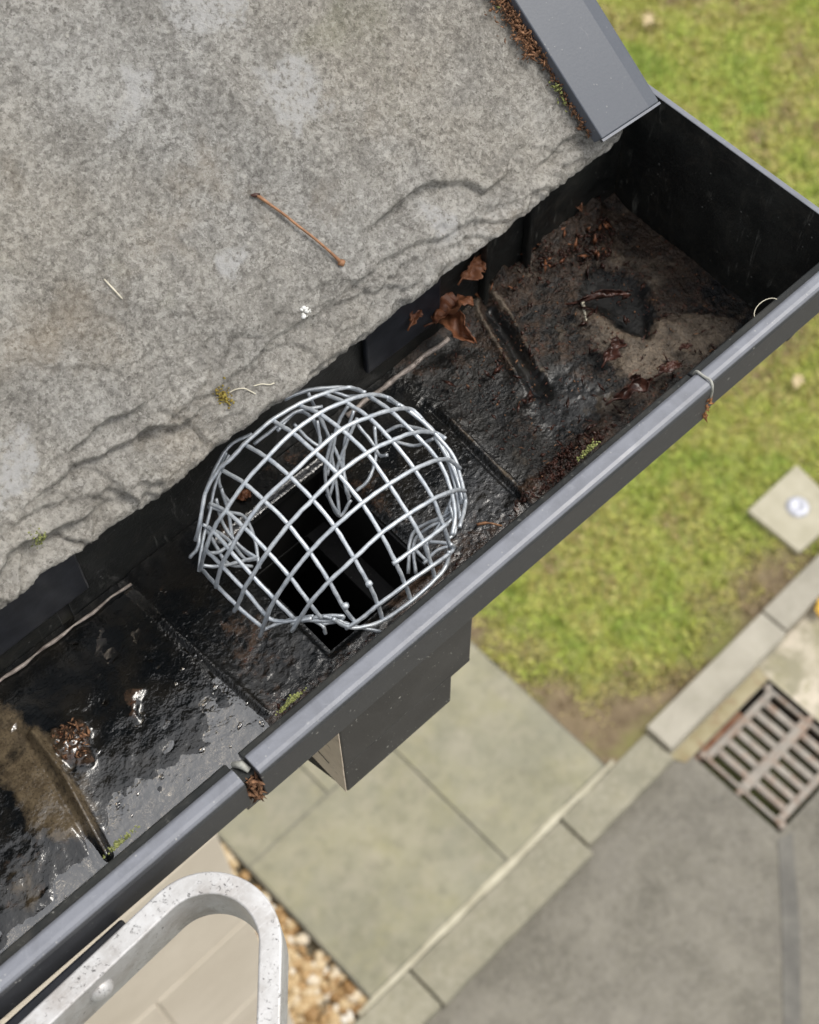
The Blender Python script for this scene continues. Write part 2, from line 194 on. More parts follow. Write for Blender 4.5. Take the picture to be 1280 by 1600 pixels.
def catmull(pts, n=8):
    P = [Vector(p) for p in pts]
    if len(P) == 2:
        return [P[0].lerp(P[1], i / 2) for i in range(3)]
    out = []
    Q = [P[0] * 2 - P[1]] + P + [P[-1] * 2 - P[-2]]
    for i in range(1, len(Q) - 2):
        p0, p1, p2, p3 = Q[i - 1:i + 3]
        for k in range(n):
            t = k / n
            out.append(0.5 * ((2 * p1) + (p2 - p0) * t + (2 * p0 - 5 * p1 + 4 * p2 - p3) * t * t + (3 * p1 - p0 - 3 * p2 + p3) * t ** 3))
    out.append(P[-1])
    return out

def tube(pts, rad, sides=8, flat=None):
    """tube along pts; rad a number or a list; returns verts, faces"""
    n = len(pts)
    rad = [rad] * n if not hasattr(rad, '__len__') else rad
    V, F = [], []
    up = Vector((0.13, 0.21, 0.97))
    for i, p in enumerate(pts):
        d = (pts[min(i + 1, n - 1)] - pts[max(i - 1, 0)]).normalized()
        a = up - d * up.dot(d)
        a = a.normalized() if a.length > 1e-4 else d.orthogonal().normalized()
        up = a
        b = d.cross(a)
        for k in range(sides):
            t = 2 * math.pi * k / sides
            V.append(p + (a * math.cos(t) + b * math.sin(t)) * rad[i])
    for i in range(n - 1):
        for k in range(sides):
            q = i * sides + k; w = i * sides + (k + 1) % sides
            F.append((q, w, w + sides, q + sides))
    F.append(tuple(range(sides - 1, -1, -1))); F.append(tuple(range((n - 1) * sides, n * sides)))
    return V, F

# ------------------------------------------------------------------ material helpers
def new_mat(name):
    m = bpy.data.materials.new(name); m.use_nodes = True
    return m, m.node_tree.nodes, m.node_tree.links, m.node_tree.nodes['Principled BSDF']

class NT:
    def __init__(s, m): s.n = m.node_tree.nodes; s.l = m.node_tree.links; s._c = None
    def coord(s):
        if s._c is None:
            g = s.n.new('ShaderNodeNewGeometry'); s._c = g.outputs['Position']
        return s._c
    def noise(s, scale, detail=4, rough=0.55, dist=0.0, vec=None):
        t = s.n.new('ShaderNodeTexNoise'); t.inputs['Scale'].default_value = scale
        t.inputs['Detail'].default_value = detail; t.inputs['Roughness'].default_value = rough; t.inputs['Distortion'].default_value = dist
        s.l.new(vec or s.coord(), t.inputs['Vector']); return t.outputs['Fac']
    def vor(s, scale, feature='F1', vec=None, rand=1.0):
        t = s.n.new('ShaderNodeTexVoronoi'); t.feature = feature; t.inputs['Scale'].default_value = scale
        t.inputs['Randomness'].default_value = rand
        s.l.new(vec or s.coord(), t.inputs['Vector']); return t
    def ramp(s, fac, stops, interp='LINEAR'):
        r = s.n.new('ShaderNodeValToRGB'); e = r.color_ramp; e.interpolation = interp
        while len(e.elements) < len(stops): e.elements.new(0.5)
        for el, (p, c) in zip(e.elements, stops):
            el.position = p; el.color = (c, c, c, 1) if not hasattr(c, '__len__') else (*c, 1)
        s.l.new(fac, r.inputs[0]); return r.outputs[0]
    def mix(s, fac, a, b, mode='MIX'):
        m = s.n.new('ShaderNodeMix'); m.data_type = 'RGBA'; m.blend_type = mode; m.clamp_factor = True
        for sock, v in ((m.inputs['Factor'], fac), (m.inputs['A'], a), (m.inputs['B'], b)):
            if hasattr(v, 'node'): s.l.new(v, sock)
            else: sock.default_value = v if not hasattr(v, '__len__') else (*v, 1)
        return m.outputs['Result']
    def math(s, op, a, b=0.0, clamp=False):
        m = s.n.new('ShaderNodeMath'); m.operation = op; m.use_clamp = clamp
        for k, v in enumerate((a, b)):
            if hasattr(v, 'node'): s.l.new(v, m.inputs[k])
            else: m.inputs[k].default_value = v
        return m.outputs[0]
    def attr(s, name):
        a = s.n.new('ShaderNodeAttribute'); a.attribute_name = name; return a.outputs['Fac']
    def bump(s, h, dist, strength=1.0, prev=None):
        b = s.n.new('ShaderNodeBump'); b.inputs['Distance'].default_value = dist; b.inputs['Strength'].default_value = strength
        s.l.new(h, b.inputs['Height'])
        if prev: s.l.new(prev, b.inputs['Normal'])
        return b.outputs[0]
    def objvar(s):
        o = s.n.new('ShaderNodeObjectInfo'); return o.outputs['Random']

def setp(b, t, **k):
    for key, v in k.items():
        sock = b.inputs[{'col': 'Base Color', 'rough': 'Roughness', 'metal': 'Metallic', 'nor': 'Normal', 'ior': 'IOR',
                         'spec': 'Specular IOR Level', 'trans': 'Transmission Weight', 'coat': 'Coat Weight', 'sss': 'Subsurface Weight'}[key]]
        if hasattr(v, 'node'): t.l.new(v, sock)
        else: sock.default_value = (*v, 1) if hasattr(v, '__len__') else v

# --- weathered plastic (outside of the gutter and the verge trim)
def plastic(name, base, dust, rough, spec=0.5, specks=0.4, streak=0.25, top=0.0):
    m, n, l, b = new_mat(name); t = NT(m)
    cl = t.noise(28, 5, 0.6)
    fine = t.noise(900, 3, 0.6)
    sp = t.vor(420)
    spk = t.ramp(sp.outputs['Distance'], [(0.10, 1.0), (0.22, 0.0)])
    gate = t.ramp(t.noise(160, 2), [(0.56, 0.0), (0.66, 1.0)])
    spk = t.math('MULTIPLY', spk, gate)
    c = t.mix(t.ramp(cl, [(0.35, 0.0), (0.75, streak)]), base, dust)
    c = t.mix(t.ramp(fine, [(0.4, 0.0), (0.8, 0.22)]), c, dust)
    big = t.ramp(t.vor(95).outputs['Distance'], [(0.05, 1.0), (0.09, 0.0)])
    big = t.math('MULTIPLY', big, t.ramp(t.noise(40, 2), [(0.54, 0.0), (0.60, 1.0)]))
    c = t.mix(t.math('MULTIPLY', t.math('ADD', spk, big, True), specks), c, (0.55, 0.54, 0.50))
    if top:  # upward faces coloured paler, painting in the light from above
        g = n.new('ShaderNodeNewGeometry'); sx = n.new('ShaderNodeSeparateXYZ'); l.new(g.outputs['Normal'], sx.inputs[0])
        up_light = t.ramp(sx.outputs['Z'], [(0.45, 0.0), (0.85, top)])
        up_light = t.math('MULTIPLY', up_light, t.ramp(t.noise(55, 6, 0.72, 0.6), [(0.25, 0.62), (0.55, 1.0)]))
        wear = t.math('MULTIPLY', t.ramp(t.noise(190, 5, 0.75, 1.0), [(0.60, 0.0), (0.70, 0.55)]), up_light)
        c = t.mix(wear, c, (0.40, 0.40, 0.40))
        c = t.mix(up_light, c, t.mix(t.math('MULTIPLY', spk, specks), (0.235, 0.247, 0.285), (0.5, 0.5, 0.48)))
    scf = t.math('MULTIPLY', t.ramp(t.noise(95, 7, 0.78, 2.2), [(0.63, 0.0), (0.71, 0.55)]), specks)
    c = t.mix(scf, c, (0.36, 0.355, 0.34))
    setp(b, t, col=c, rough=t.ramp(cl, [(0.3, rough - 0.06), (0.7, rough + 0.1)]), spec=spec,
         nor=t.bump(t.math('ADD', fine, t.math('MULTIPLY', spk, 1.5)), 0.00004))
    return m
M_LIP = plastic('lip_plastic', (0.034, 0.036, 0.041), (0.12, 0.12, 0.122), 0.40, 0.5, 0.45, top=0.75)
M_BOX = plastic('outlet_plastic', (0.034, 0.033, 0.034), (0.12, 0.115, 0.11), 0.5, 0.4, 0.9, 0.5)
M_TRIM = plastic('trim_plastic', (0.066, 0.075, 0.094), (0.11, 0.12, 0.14), 0.40, 0.5, 0.25, 0.3)

def inner_black():
    m, n, l, b = new_mat('inner_black_plastic'); t = NT(m)
    cl = t.noise(34, 6, 0.65)
    scr = t.noise(120, 6, 0.7, 2.5)
    sp = t.ramp(t.vor(240).outputs['Distance'], [(0.06, 1.0), (0.14, 0.0)])
    sp = t.math('MULTIPLY', sp, t.ramp(t.noise(70, 3), [(0.55, 0.0), (0.62, 1.0)]))
    c = t.mix(t.ramp(cl, [(0.42, 0.0), (0.8, 0.8)]), (0.011, 0.0125, 0.0125), (0.034, 0.035, 0.031))
    c = t.mix(t.ramp(scr, [(0.62, 0.0), (0.78, 0.5)]), c, (0.10, 0.10, 0.09))
    mp = n.new('ShaderNodeMapping'); mp.inputs['Scale'].default_value = (230, 230, 45); l.new(t.coord(), mp.inputs['Vector'])
    runs = t.noise(1.0, 5, 0.65, 1.2, mp.outputs[0])
    c = t.mix(t.math('MULTIPLY', t.ramp(runs, [(0.60, 0.0), (0.72, 0.6)]), t.ramp(t.noise(24, 4, 0.6), [(0.40, 0.0), (0.58, 1.0)])), c, (0.22, 0.22, 0.20))
    c = t.mix(t.ramp(t.noise(48, 7, 0.75, 1.0), [(0.50, 0.0), (0.72, 0.55)]), c, (0.055, 0.050, 0.042))
    c = t.mix(t.math('MULTIPLY', sp, 0.7), c, (0.30, 0.30, 0.28))
    setp(b, t, col=c, rough=t.ramp(cl, [(0.3, 0.32), (0.7, 0.6)]), spec=0.35, nor=t.bump(scr, 0.0004))
    return m
M_INNER = inner_black()

def slate_mat():
    m, n, l, b = new_mat('lichened_stone'); t = NT(m)
    big = t.noise(7, 5, 0.6)
    mid = t.noise(46, 6, 0.65, 0.4)
    gran = t.noise(290, 9, 0.80, 0.3)
    def cells(sc):
        v = t.vor(sc); sx = n.new('ShaderNodeSeparateColor'); l.new(v.outputs['Color'], sx.inputs[0]); return sx.outputs[0]
    cell = t.math('ADD', t.math('MULTIPLY', cells(430), 0.55), t.math('MULTIPLY', cells(900), 0.45))
    grit = t.noise(1300, 4, 0.75)
    mp = n.new('ShaderNodeMapping'); mp.inputs['Rotation'].default_value = (0, 0, R(-8)); mp.inputs['Scale'].default_value = (24, 8, 8); l.new(t.coord(), mp.inputs['Vector'])
    st = t.noise(1.0, 7, 0.72, 0.8, mp.outputs[0])
    # worn grain: dark between the grains, pale on lichen flecks, denser where the streaks run
    lv = t.math('ADD', gran, t.math('MULTIPLY', t.math('SUBTRACT', st, 0.5), 0.34))
    lv = t.math('ADD', lv, t.math('MULTIPLY', t.math('SUBTRACT', grit, 0.5), 0.26))
    lv = t.math('ADD', lv, t.math('MULTIPLY', t.math('SUBTRACT', cell, 0.5), 0.20))
    c = t.ramp(lv, [(0.28, (0.15, 0.143, 0.133)), (0.42, (0.285, 0.276, 0.259)), (0.54, (0.385, 0.374, 0.352)), (0.68, (0.51, 0.50, 0.478))])
    # crisp lichen flecks, thick in some streaks and thin in others
    fl = t.math('ADD', t.noise(400, 4, 0.62, 0.2), t.math('MULTIPLY', t.math('SUBTRACT', st, 0.5), 0.55))
    fl = t.math('ADD', fl, t.math('MULTIPLY', t.math('SUBTRACT', t.noise(60, 5, 0.7), 0.5), 0.30))
    c = t.mix(t.ramp(fl, [(0.565, 0.0), (0.61, 0.58)]), c, (0.565, 0.553, 0.53))
    pk = t.math('ADD', t.noise(520, 4, 0.65), t.math('MULTIPLY', t.math('SUBTRACT', st, 0.5), 0.35))
    c = t.mix(t.ramp(pk, [(0.385, 0.60), (0.43, 0.0)]), c, (0.15, 0.141, 0.128))
    warm = t.ramp(big, [(0.42, 0.0), (0.64, 0.38)])
    c = t.mix(warm, c, t.mix(1.0, c, (1.10, 1.0, 0.84), 'MULTIPLY'))
    c = t.mix(t.ramp(t.noise(16, 5, 0.62, 0.5), [(0.34, 0.40), (0.52, 0.0)]), c, t.mix(1.0, c, (0.66, 0.65, 0.63), 'MULTIPLY'))
    c = t.mix(t.ramp(mid, [(0.30, 0.40), (0.47, 0.0)]), c, (0.22, 0.21, 0.195))
    sp = t.ramp(t.vor(270).outputs['Distance'], [(0.12, 1.0), (0.30, 0.0)])
    sp = t.math('MULTIPLY', sp, t.ramp(t.noise(110, 4, 0.7), [(0.50, 0.0), (0.62, 0.6)]))
    c = t.mix(sp, c, (0.60, 0.58, 0.53))
    pt = t.math('MULTIPLY', t.attr('lichen'), t.ramp(t.noise(260, 5, 0.75), [(0.40, 0.05), (0.54, 0.85)]))
    c = t.mix(pt, c, (0.52, 0.515, 0.51))
    # rusty, ochre and green tints
    c = t.mix(t.ramp(t.noise(18, 5, 0.65), [(0.56, 0.0), (0.75, 0.22)]), c, (0.34, 0.23, 0.11))
    c = t.mix(t.ramp(t.noise(14, 5, 0.65, 0.5), [(0.60, 0.0), (0.78, 0.28)]), c, (0.25, 0.26, 0.13))
    h = t.math('ADD', t.math('MULTIPLY', gran, 1.3), t.math('MULTIPLY', grit, 0.5))
    h = t.math('ADD', h, t.math('MULTIPLY', cell, 0.25))
    h = t.math('ADD', h, t.math('MULTIPLY', mid, 1.0))
    setp(b, t, col=c, rough=0.88, spec=0.2, nor=t.bump(h, 0.0018))
    return m
M_SLATE = slate_mat()

def galv():
    m, n, l, b = new_mat('galvanised_wire'); t = NT(m)
    a = t.noise(260, 4, 0.6); f = t.noise(1600, 3, 0.6)
    c = t.mix(t.ramp(a, [(0.35, 0.0), (0.65, 1.0)]), (0.42, 0.46, 0.51), (0.62, 0.655, 0.69))
    c = t.mix(t.ramp(f, [(0.3, 0.45), (0.45, 0.0)]), c, (0.19, 0.20, 0.21))
    setp(b, t, col=c, metal=0.45, rough=t.ramp(a, [(0.3, 0.33), (0.7, 0.50)]), nor=t.bump(f, 0.00012))
    return m
M_WIRE = galv()

def alu():
    m, n, l, b = new_mat('worn_aluminium'); t = NT(m)
    a = t.noise(90, 5, 0.65); f = t.noise(620, 4, 0.75, 0.6)
    pit = t.math('MULTIPLY', t.ramp(f, [(0.60, 0.0), (0.66, 1.0)]), t.ramp(t.noise(70, 5, 0.7), [(0.42, 0.0), (0.60, 1.0)]))
    c = t.mix(t.ramp(a, [(0.3, 0.0), (0.7, 1.0)]), (0.42, 0.41, 0.40), (0.60, 0.60, 0.605))
    c = t.mix(t.ramp(t.noise(38, 6, 0.7, 0.4), [(0.46, 0.0), (0.70, 0.6)]), c, (0.27, 0.23, 0.20))
    c = t.mix(t.math('MULTIPLY', pit, 0.75), c, (0.11, 0.105, 0.10))
    mp = n.new('ShaderNodeMapping'); mp.inputs['Scale'].default_value = (60, 300, 300); l.new(t.coord(), mp.inputs['Vector'])
    c = t.mix(t.ramp(t.noise(3.0, 5, 0.7, 0, mp.outputs[0]), [(0.54, 0.0), (0.70, 0.35)]), c, (0.74, 0.74, 0.75))
    setp(b, t, col=c, metal=0.35, rough=t.ramp(a, [(0.3, 0.42), (0.7, 0.6)]), nor=t.bump(t.math('SUBTRACT', 1.0, pit), 0.0004))
    return m
M_ALU = alu()

def floor_mat():
    """gutter floor: black plastic, grit, mud and silt, wet on the left"""
    m, n, l, b = new_mat('wet_grime'); t = NT(m)
    mud = t.attr('mud'); tan = t.attr('tan'); wet = t.attr('wet'); grain = t.math('SUBTRACT', 1.0, t.attr('bare'))
    a = t.noise(160, 6, 0.7); f = t.noise(800, 5, 0.7); g = t.noise(60, 5, 0.65, 0.5)
    dry0 = t.math('SUBTRACT', 1.0, wet)
    mudc = t.mix(t.ramp(a, [(0.35, 0.0), (0.68, 1.0)]), (0.009, 0.006, 0.004), (0.068, 0.044, 0.030))
    dry0 = t.math('SUBTRACT', 1.0, wet)
    mudc = t.mix(t.ramp(f, [(0.52, 0.0), (0.70, 0.75)]), mudc, (0.115, 0.075, 0.052))
    tanc = t.mix(t.ramp(a, [(0.3, 0.0), (0.7, 1.0)]), (0.075, 0.057, 0.042), (0.25, 0.20, 0.152))
    tanc = t.mix(t.ramp(f, [(0.34, 0.7), (0.50, 0.0)]), tanc, (0.035, 0.028, 0.022))
    blk = t.mix(t.ramp(g, [(0.4, 0.0), (0.75, 1.0)]), (0.004, 0.005, 0.006), (0.016, 0.014, 0.011))
    mm = t.ramp(t.math('ADD', mud, t.math('MULTIPLY', t.math('SUBTRACT', a, 0.5), 1.5)), [(0.36, 0.0), (0.62, 1.0)])
    tm = t.ramp(t.math('ADD', tan, t.math('MULTIPLY', t.math('SUBTRACT', g, 0.5), 1.2)), [(0.38, 0.0), (0.65, 1.0)])
    c = t.mix(mm, blk, mudc)
    tanc = t.mix(wet, tanc, t.mix(1.0, tanc, (0.62, 0.60, 0.50), 'MULTIPLY'))
    c = t.mix(tm, c, tanc)
    c = t.mix(t.math('MULTIPLY', t.ramp(t.noise(38, 7, 0.7, 0.6), [(0.36, 0.8), (0.52, 0.0)]), t.math('ADD', 0.15, dry0)), c, (0.010, 0.008, 0.007))
    red = t.math('MULTIPLY', t.ramp(t.noise(330, 3), [(0.62, 0.0), (0.70, 1.0)]), mm)
    c = t.mix(t.math('MULTIPLY', red, 0.6), c, (0.13, 0.042, 0.022))
    dry = t.math('SUBTRACT', 1.0, wet)
    r = t.math('ADD', t.math('MULTIPLY', dry, 0.42), t.ramp(a, [(0.3, 0.05), (0.7, 0.16)]), True)
    peel = t.noise(620, 3, 0.55)
    hgt = t.math('ADD', t.math('MULTIPLY', a, 0.9), t.math('MULTIPLY', f, 0.5))
    kd = t.math('MULTIPLY', t.math('ADD', t.math('MULTIPLY', dry, 0.55), 0.09), grain)
    kh = t.math('MULTIPLY', t.math('ADD', t.math('MULTIPLY', dry, 0.8), 0.01), grain)
    nb = t.bump(t.math('MULTIPLY', hgt, kh), 0.0014)
    nb = t.bump(t.math('MULTIPLY', t.ramp(peel, [(0.42, 0.0), (0.72, 1.0)]), kd), 0.0009, prev=nb)
    setp(b, t, col=c, rough=r, ior=t.math('ADD', 1.38, t.math('MULTIPLY', wet, 0.40)), spec=0.5, nor=nb)
    return m
M_FLOOR = floor_mat()

def water_mat():
    m, n, l, b = new_mat('dirty_water'); t = NT(m)
    setp(b, t, col=(0.62, 0.55, 0.45), rough=0.05, ior=2.7, trans=1.0, nor=t.bump(t.noise(110, 4, 0.6), 0.0007))
    return m
M_WATER = water_mat()

def simple(name, c0, c1, scale, rough=0.8, bumpd=0.0, detail=5, metal=0.0, extra=None, objv=0.0, spec=0.4, lo=0.35, hi=0.68):
    m, n, l, b = new_mat(name); t = NT(m)
    a = t.noise(scale, detail, 0.65)
    c = t.mix(t.ramp(a, [(lo, 0.0), (hi, 1.0)]), c0, c1)
    for (sc, l0, h0, amt, col) in (extra or []):
        c = t.mix(t.ramp(t.noise(sc, 4, 0.65, 0.3), [(l0, 0.0), (h0, amt)]), c, col)
    if objv:
        v = t.math('ADD', t.math('MULTIPLY', t.objvar(), objv), 1 - objv / 2)
        hsv = n.new('ShaderNodeHueSaturation'); l.new(v, hsv.inputs['Value']); l.new(c, hsv.inputs['Color']); c = hsv.outputs[0]
    k = dict(col=c, rough=rough, metal=metal, spec=spec)
    if bumpd: k['nor'] = t.bump(a, bumpd)
    setp(b, t, **k)
    return m
M_LEAF = simple('dead_leaf', (0.10, 0.035, 0.018), (0.27, 0.115, 0.055), 90, 0.5, 0.0006, objv=0.35)
M_LEAFD = simple('dark_wet_leaf', (0.020, 0.009, 0.007), (0.085, 0.034, 0.024), 160, 0.36, 0.0006, objv=0.3)
M_LITTER = simple('leaf_crumb', (0.07, 0.030, 0.015), (0.36, 0.19, 0.10), 300, 0.8, 0.0004)
M_RUST = simple('orange_litter', (0.13, 0.045, 0.015), (0.42, 0.20, 0.075), 260, 0.75, 0.0004)
M_TWIG = simple('orange_twig', (0.17, 0.08, 0.04), (0.40, 0.21, 0.11), 260, 0.6, 0.0002)
M_STRAW = simple('pale_straw', (0.50, 0.46, 0.36), (0.66, 0.62, 0.5), 200, 0.7)
M_WHITE = simple('white_dropping', (0.62, 0.62, 0.60), (0.75, 0.75, 0.73), 300, 0.8)
M_MOSS = simple('moss', (0.10, 0.115, 0.03), (0.34, 0.36, 0.13), 900, 0.9)
M_MOSSO = simple('ochre_moss', (0.13, 0.08, 0.015), (0.32, 0.27, 0.06), 500, 0.9)
M_SILL = simple('sealant', (0.22, 0.22, 0.20), (0.42, 0.42, 0.38), 300, 0.5, 0.0004)
M_GLINT = simple('pale_glint', (0.16, 0.13, 0.115), (0.55, 0.48, 0.43), 260, 0.35, 0.0005)
M_SIDE = simple('stained_beige', (0.58, 0.49, 0.40), (0.72, 0.62, 0.52), 40, 0.65, 0.0003, extra=[(120, 0.60, 0.70, 0.7, (0.06, 0.035, 0.02)), (60, 0.55, 0.75, 0.4, (0.22, 0.15, 0.10))])
M_VOID = simple('bore_shade', (0.006, 0.006, 0.006), (0.012, 0.011, 0.010), 60, 0.8)  # near-black colour stands in for the shade inside the enclosed outlet
M_RUBBER = simple('dark_rubber', (0.012, 0.014, 0.020), (0.030, 0.033, 0.042), 80, 0.45, 0.0002)
M_TIMBER = simple('dark_timber', (0.03, 0.03, 0.032), (0.06, 0.058, 0.056), 30, 0.7, 0.001)
M_BLOCK = simple('beige_block', (0.60, 0.53, 0.43), (0.70, 0.625, 0.52), 3.0, 0.85, 0.002, objv=0.05, extra=[(14, 0.5, 0.8, 0.25, (0.50, 0.43, 0.34))])
M_MORTAR = simple('pale_mortar', (0.68, 0.62, 0.52), (0.76, 0.70, 0.60), 20, 0.9, 0.002)
M_SLAB = simple('green_grey_flag', (0.205, 0.198, 0.140), (0.295, 0.280, 0.200), 3.0, 0.8, 0.003, objv=0.14, extra=[(7, 0.48, 0.68, 0.55, (0.34, 0.31, 0.24)), (16, 0.48, 0.68, 0.50, (0.155, 0.150, 0.105)), (5, 0.50, 0.70, 0.45, (0.27, 0.255, 0.14)), (1.7, 0.48, 0.66, 0.35, (0.225, 0.225, 0.19)), (45, 0.52, 0.7, 0.25, (0.34, 0.33, 0.25))])
M_KERBR = simple('raised_kerb_stone', (0.28, 0.262, 0.215), (0.37, 0.345, 0.29), 5, 0.85, 0.003, objv=0.12, extra=[(18, 0.5, 0.75, 0.4, (0.26, 0.25, 0.19))])
M_KERB = simple('kerb_stone', (0.205, 0.195, 0.145), (0.285, 0.268, 0.205), 5, 0.85, 0.004, objv=0.16, extra=[(18, 0.5, 0.7, 0.5, (0.17, 0.165, 0.11)), (40, 0.5, 0.66, 0.45, (0.33, 0.31, 0.25)), (9, 0.5, 0.7, 0.4, (0.30, 0.275, 0.20))])
M_STRIP = simple('cream_mortar', (0.36, 0.335, 0.25), (0.52, 0.49, 0.385), 7, 0.9, 0.004)
M_BED = simple('bedding', (0.12, 0.10, 0.065), (0.2, 0.17, 0.12), 12, 0.95, 0.004)
M_JOINT = simple('joint_mortar', (0.15, 0.15, 0.125), (0.26, 0.25, 0.205), 6, 0.9, 0.002)
M_ROAD = simple('worn_asphalt', (0.120, 0.112, 0.092), (0.205, 0.192, 0.160), 4.5, 0.9, 0.004, extra=[(24, 0.45, 0.65, 0.35, (0.25, 0.235, 0.195)), (38, 0.52, 0.68, 0.45, (0.085, 0.078, 0.066)), (60, 0.5, 0.7, 0.4, (0.26, 0.245, 0.22)), (140, 0.55, 0.7, 0.4, (0.06, 0.055, 0.05)), (1.3, 0.45, 0.7, 0.4, (0.24, 0.225, 0.20))])
M_TAR = simple('dark_patch', (0.105, 0.101, 0.092), (0.175, 0.168, 0.148), 6, 0.85, 0.004, extra=[(90, 0.5, 0.7, 0.4, (0.20, 0.19, 0.175))])
M_APRON = simple('pale_concrete', (0.27, 0.25, 0.175), (0.55, 0.49, 0.40), 5.5, 0.85, 0.004, lo=0.42, hi=0.58, extra=[(11, 0.50, 0.62, 0.6, (0.22, 0.21, 0.115))])
M_MARK = simple('concrete_marker', (0.36, 0.335, 0.25), (0.45, 0.42, 0.33), 8, 0.85, 0.003)
M_IRON = simple('worn_cast_iron', (0.21, 0.19, 0.165), (0.31, 0.285, 0.25), 14, 0.6, 0.001, metal=0.2, extra=[(18, 0.46, 0.66, 0.65, (0.22, 0.12, 0.07))])
M_PIT = simple('drain_pit', (0.012, 0.010, 0.009), (0.045, 0.024, 0.014), 9, 0.9, 0.004)
M_RUSTSOIL = simple('red_soil', (0.14, 0.055, 0.03), (0.26, 0.15, 0.09), 30, 0.95, 0.004)
M_CAP = simple('metal_cap', (0.36, 0.37, 0.42), (0.62, 0.63, 0.68), 60, 0.6, 0.0006, metal=0.7)
M_YLEAF = simple('yellow_leaf', (0.62, 0.36, 0.05), (0.75, 0.52, 0.10), 30, 0.6)
M_PLEAF = simple('pale_leaf', (0.46, 0.37, 0.20), (0.62, 0.52, 0.34), 40, 0.7)
M_LAWN = simple('lawn_soil', (0.125, 0.092, 0.055), (0.215, 0.165, 0.10), 11, 0.95, 0.01, extra=[(3, 0.5, 0.72, 0.6, (0.16, 0.20, 0.03)), (11, 0.6, 0.75, 0.5, (0.26, 0.21, 0.10))])
_t = NT(M_LAWN); _b = M_LAWN.node_tree.nodes['Principled BSDF']
_soil = _b.inputs['Base Color'].links[0].from_socket
_t.l.new(_t.mix(_t.math('MULTIPLY', _t.attr('turf'), 0.85), _soil, _t.mix(_t.noise(9, 4), (0.20, 0.245, 0.05), (0.31, 0.335, 0.095))), _b.inputs['Base Color'])
M_FAR = simple('far_ground', (0.08, 0.10, 0.03), (0.14, 0.15, 0.05), 0.6, 0.95)

def attr_mat(name, stops, attr='tint', rough=0.6, extra_noise=0.0, scale=30, spec=0.3):
    m, n, l, b = new_mat(name); t = NT(m)
    a = t.attr(attr)
    if extra_noise:
        a = t.math('ADD', a, t.math('MULTIPLY', t.math('SUBTRACT', t.noise(scale, 4), 0.5), extra_noise), True)
    setp(b, t, col=t.ramp(a, stops), rough=rough, spec=spec)
    return m
M_GRASS = attr_mat('grass_blades', [(0.0, (0.38, 0.29, 0.18)), (0.22, (0.58, 0.51, 0.23)), (0.5, (0.57, 0.575, 0.175)), (0.78, (0.47, 0.55, 0.13)), (1.0, (0.33, 0.44, 0.10))], rough=0.55)
M_GRAVEL = attr_mat('gravel_stones', [(0.0, (0.20, 0.11, 0.04)), (0.35, (0.36, 0.235, 0.11)), (0.65, (0.47, 0.36, 0.21)), (0.85, (0.56, 0.48, 0.36)), (1.0, (0.66, 0.63, 0.57))], extra_noise=0.35, scale=60, rough=0.6)

# ------------------------------------------------------------------ ground, path, kerb, road
RZ = -0.08                                 # road surface below the path
far = mesh('ground', [(-120, -120, -0.35), (120, -120, -0.35), (120, 120, -0.35), (-120, 120, -0.35)], [(0, 1, 2, 3)], M_FAR, kind='structure')
lawn_x0 = 2.03
NX, NY = 220, 200
gx, gy = np.meshgrid(np.linspace(lawn_x0, 14, NX), np.linspace(0.955, 12, NY), indexing='ij')
gz = 0.012 * fbm(gx, gy, 1.6, 5) - 0.035
gz += 0.022 * sstep(0.35, 0.0, np.minimum(gx - lawn_x0, gy - 0.985)) * sstep(-0.1, 0.5, fbm(gx, gy, 3.1, 31, 3) * -1)
mesh('lawn', np.stack([gx, gy, gz], -1).reshape(-1, 3), grid_faces(NX, NY), M_LAWN, smooth=True, kind='structure',
     attrs={'turf': sstep(0.02, 0.30, np.minimum(gx - lawn_x0, gy - 0.985) + 0.18 * fbm(gx, gy, 3.1, 31, 3))})

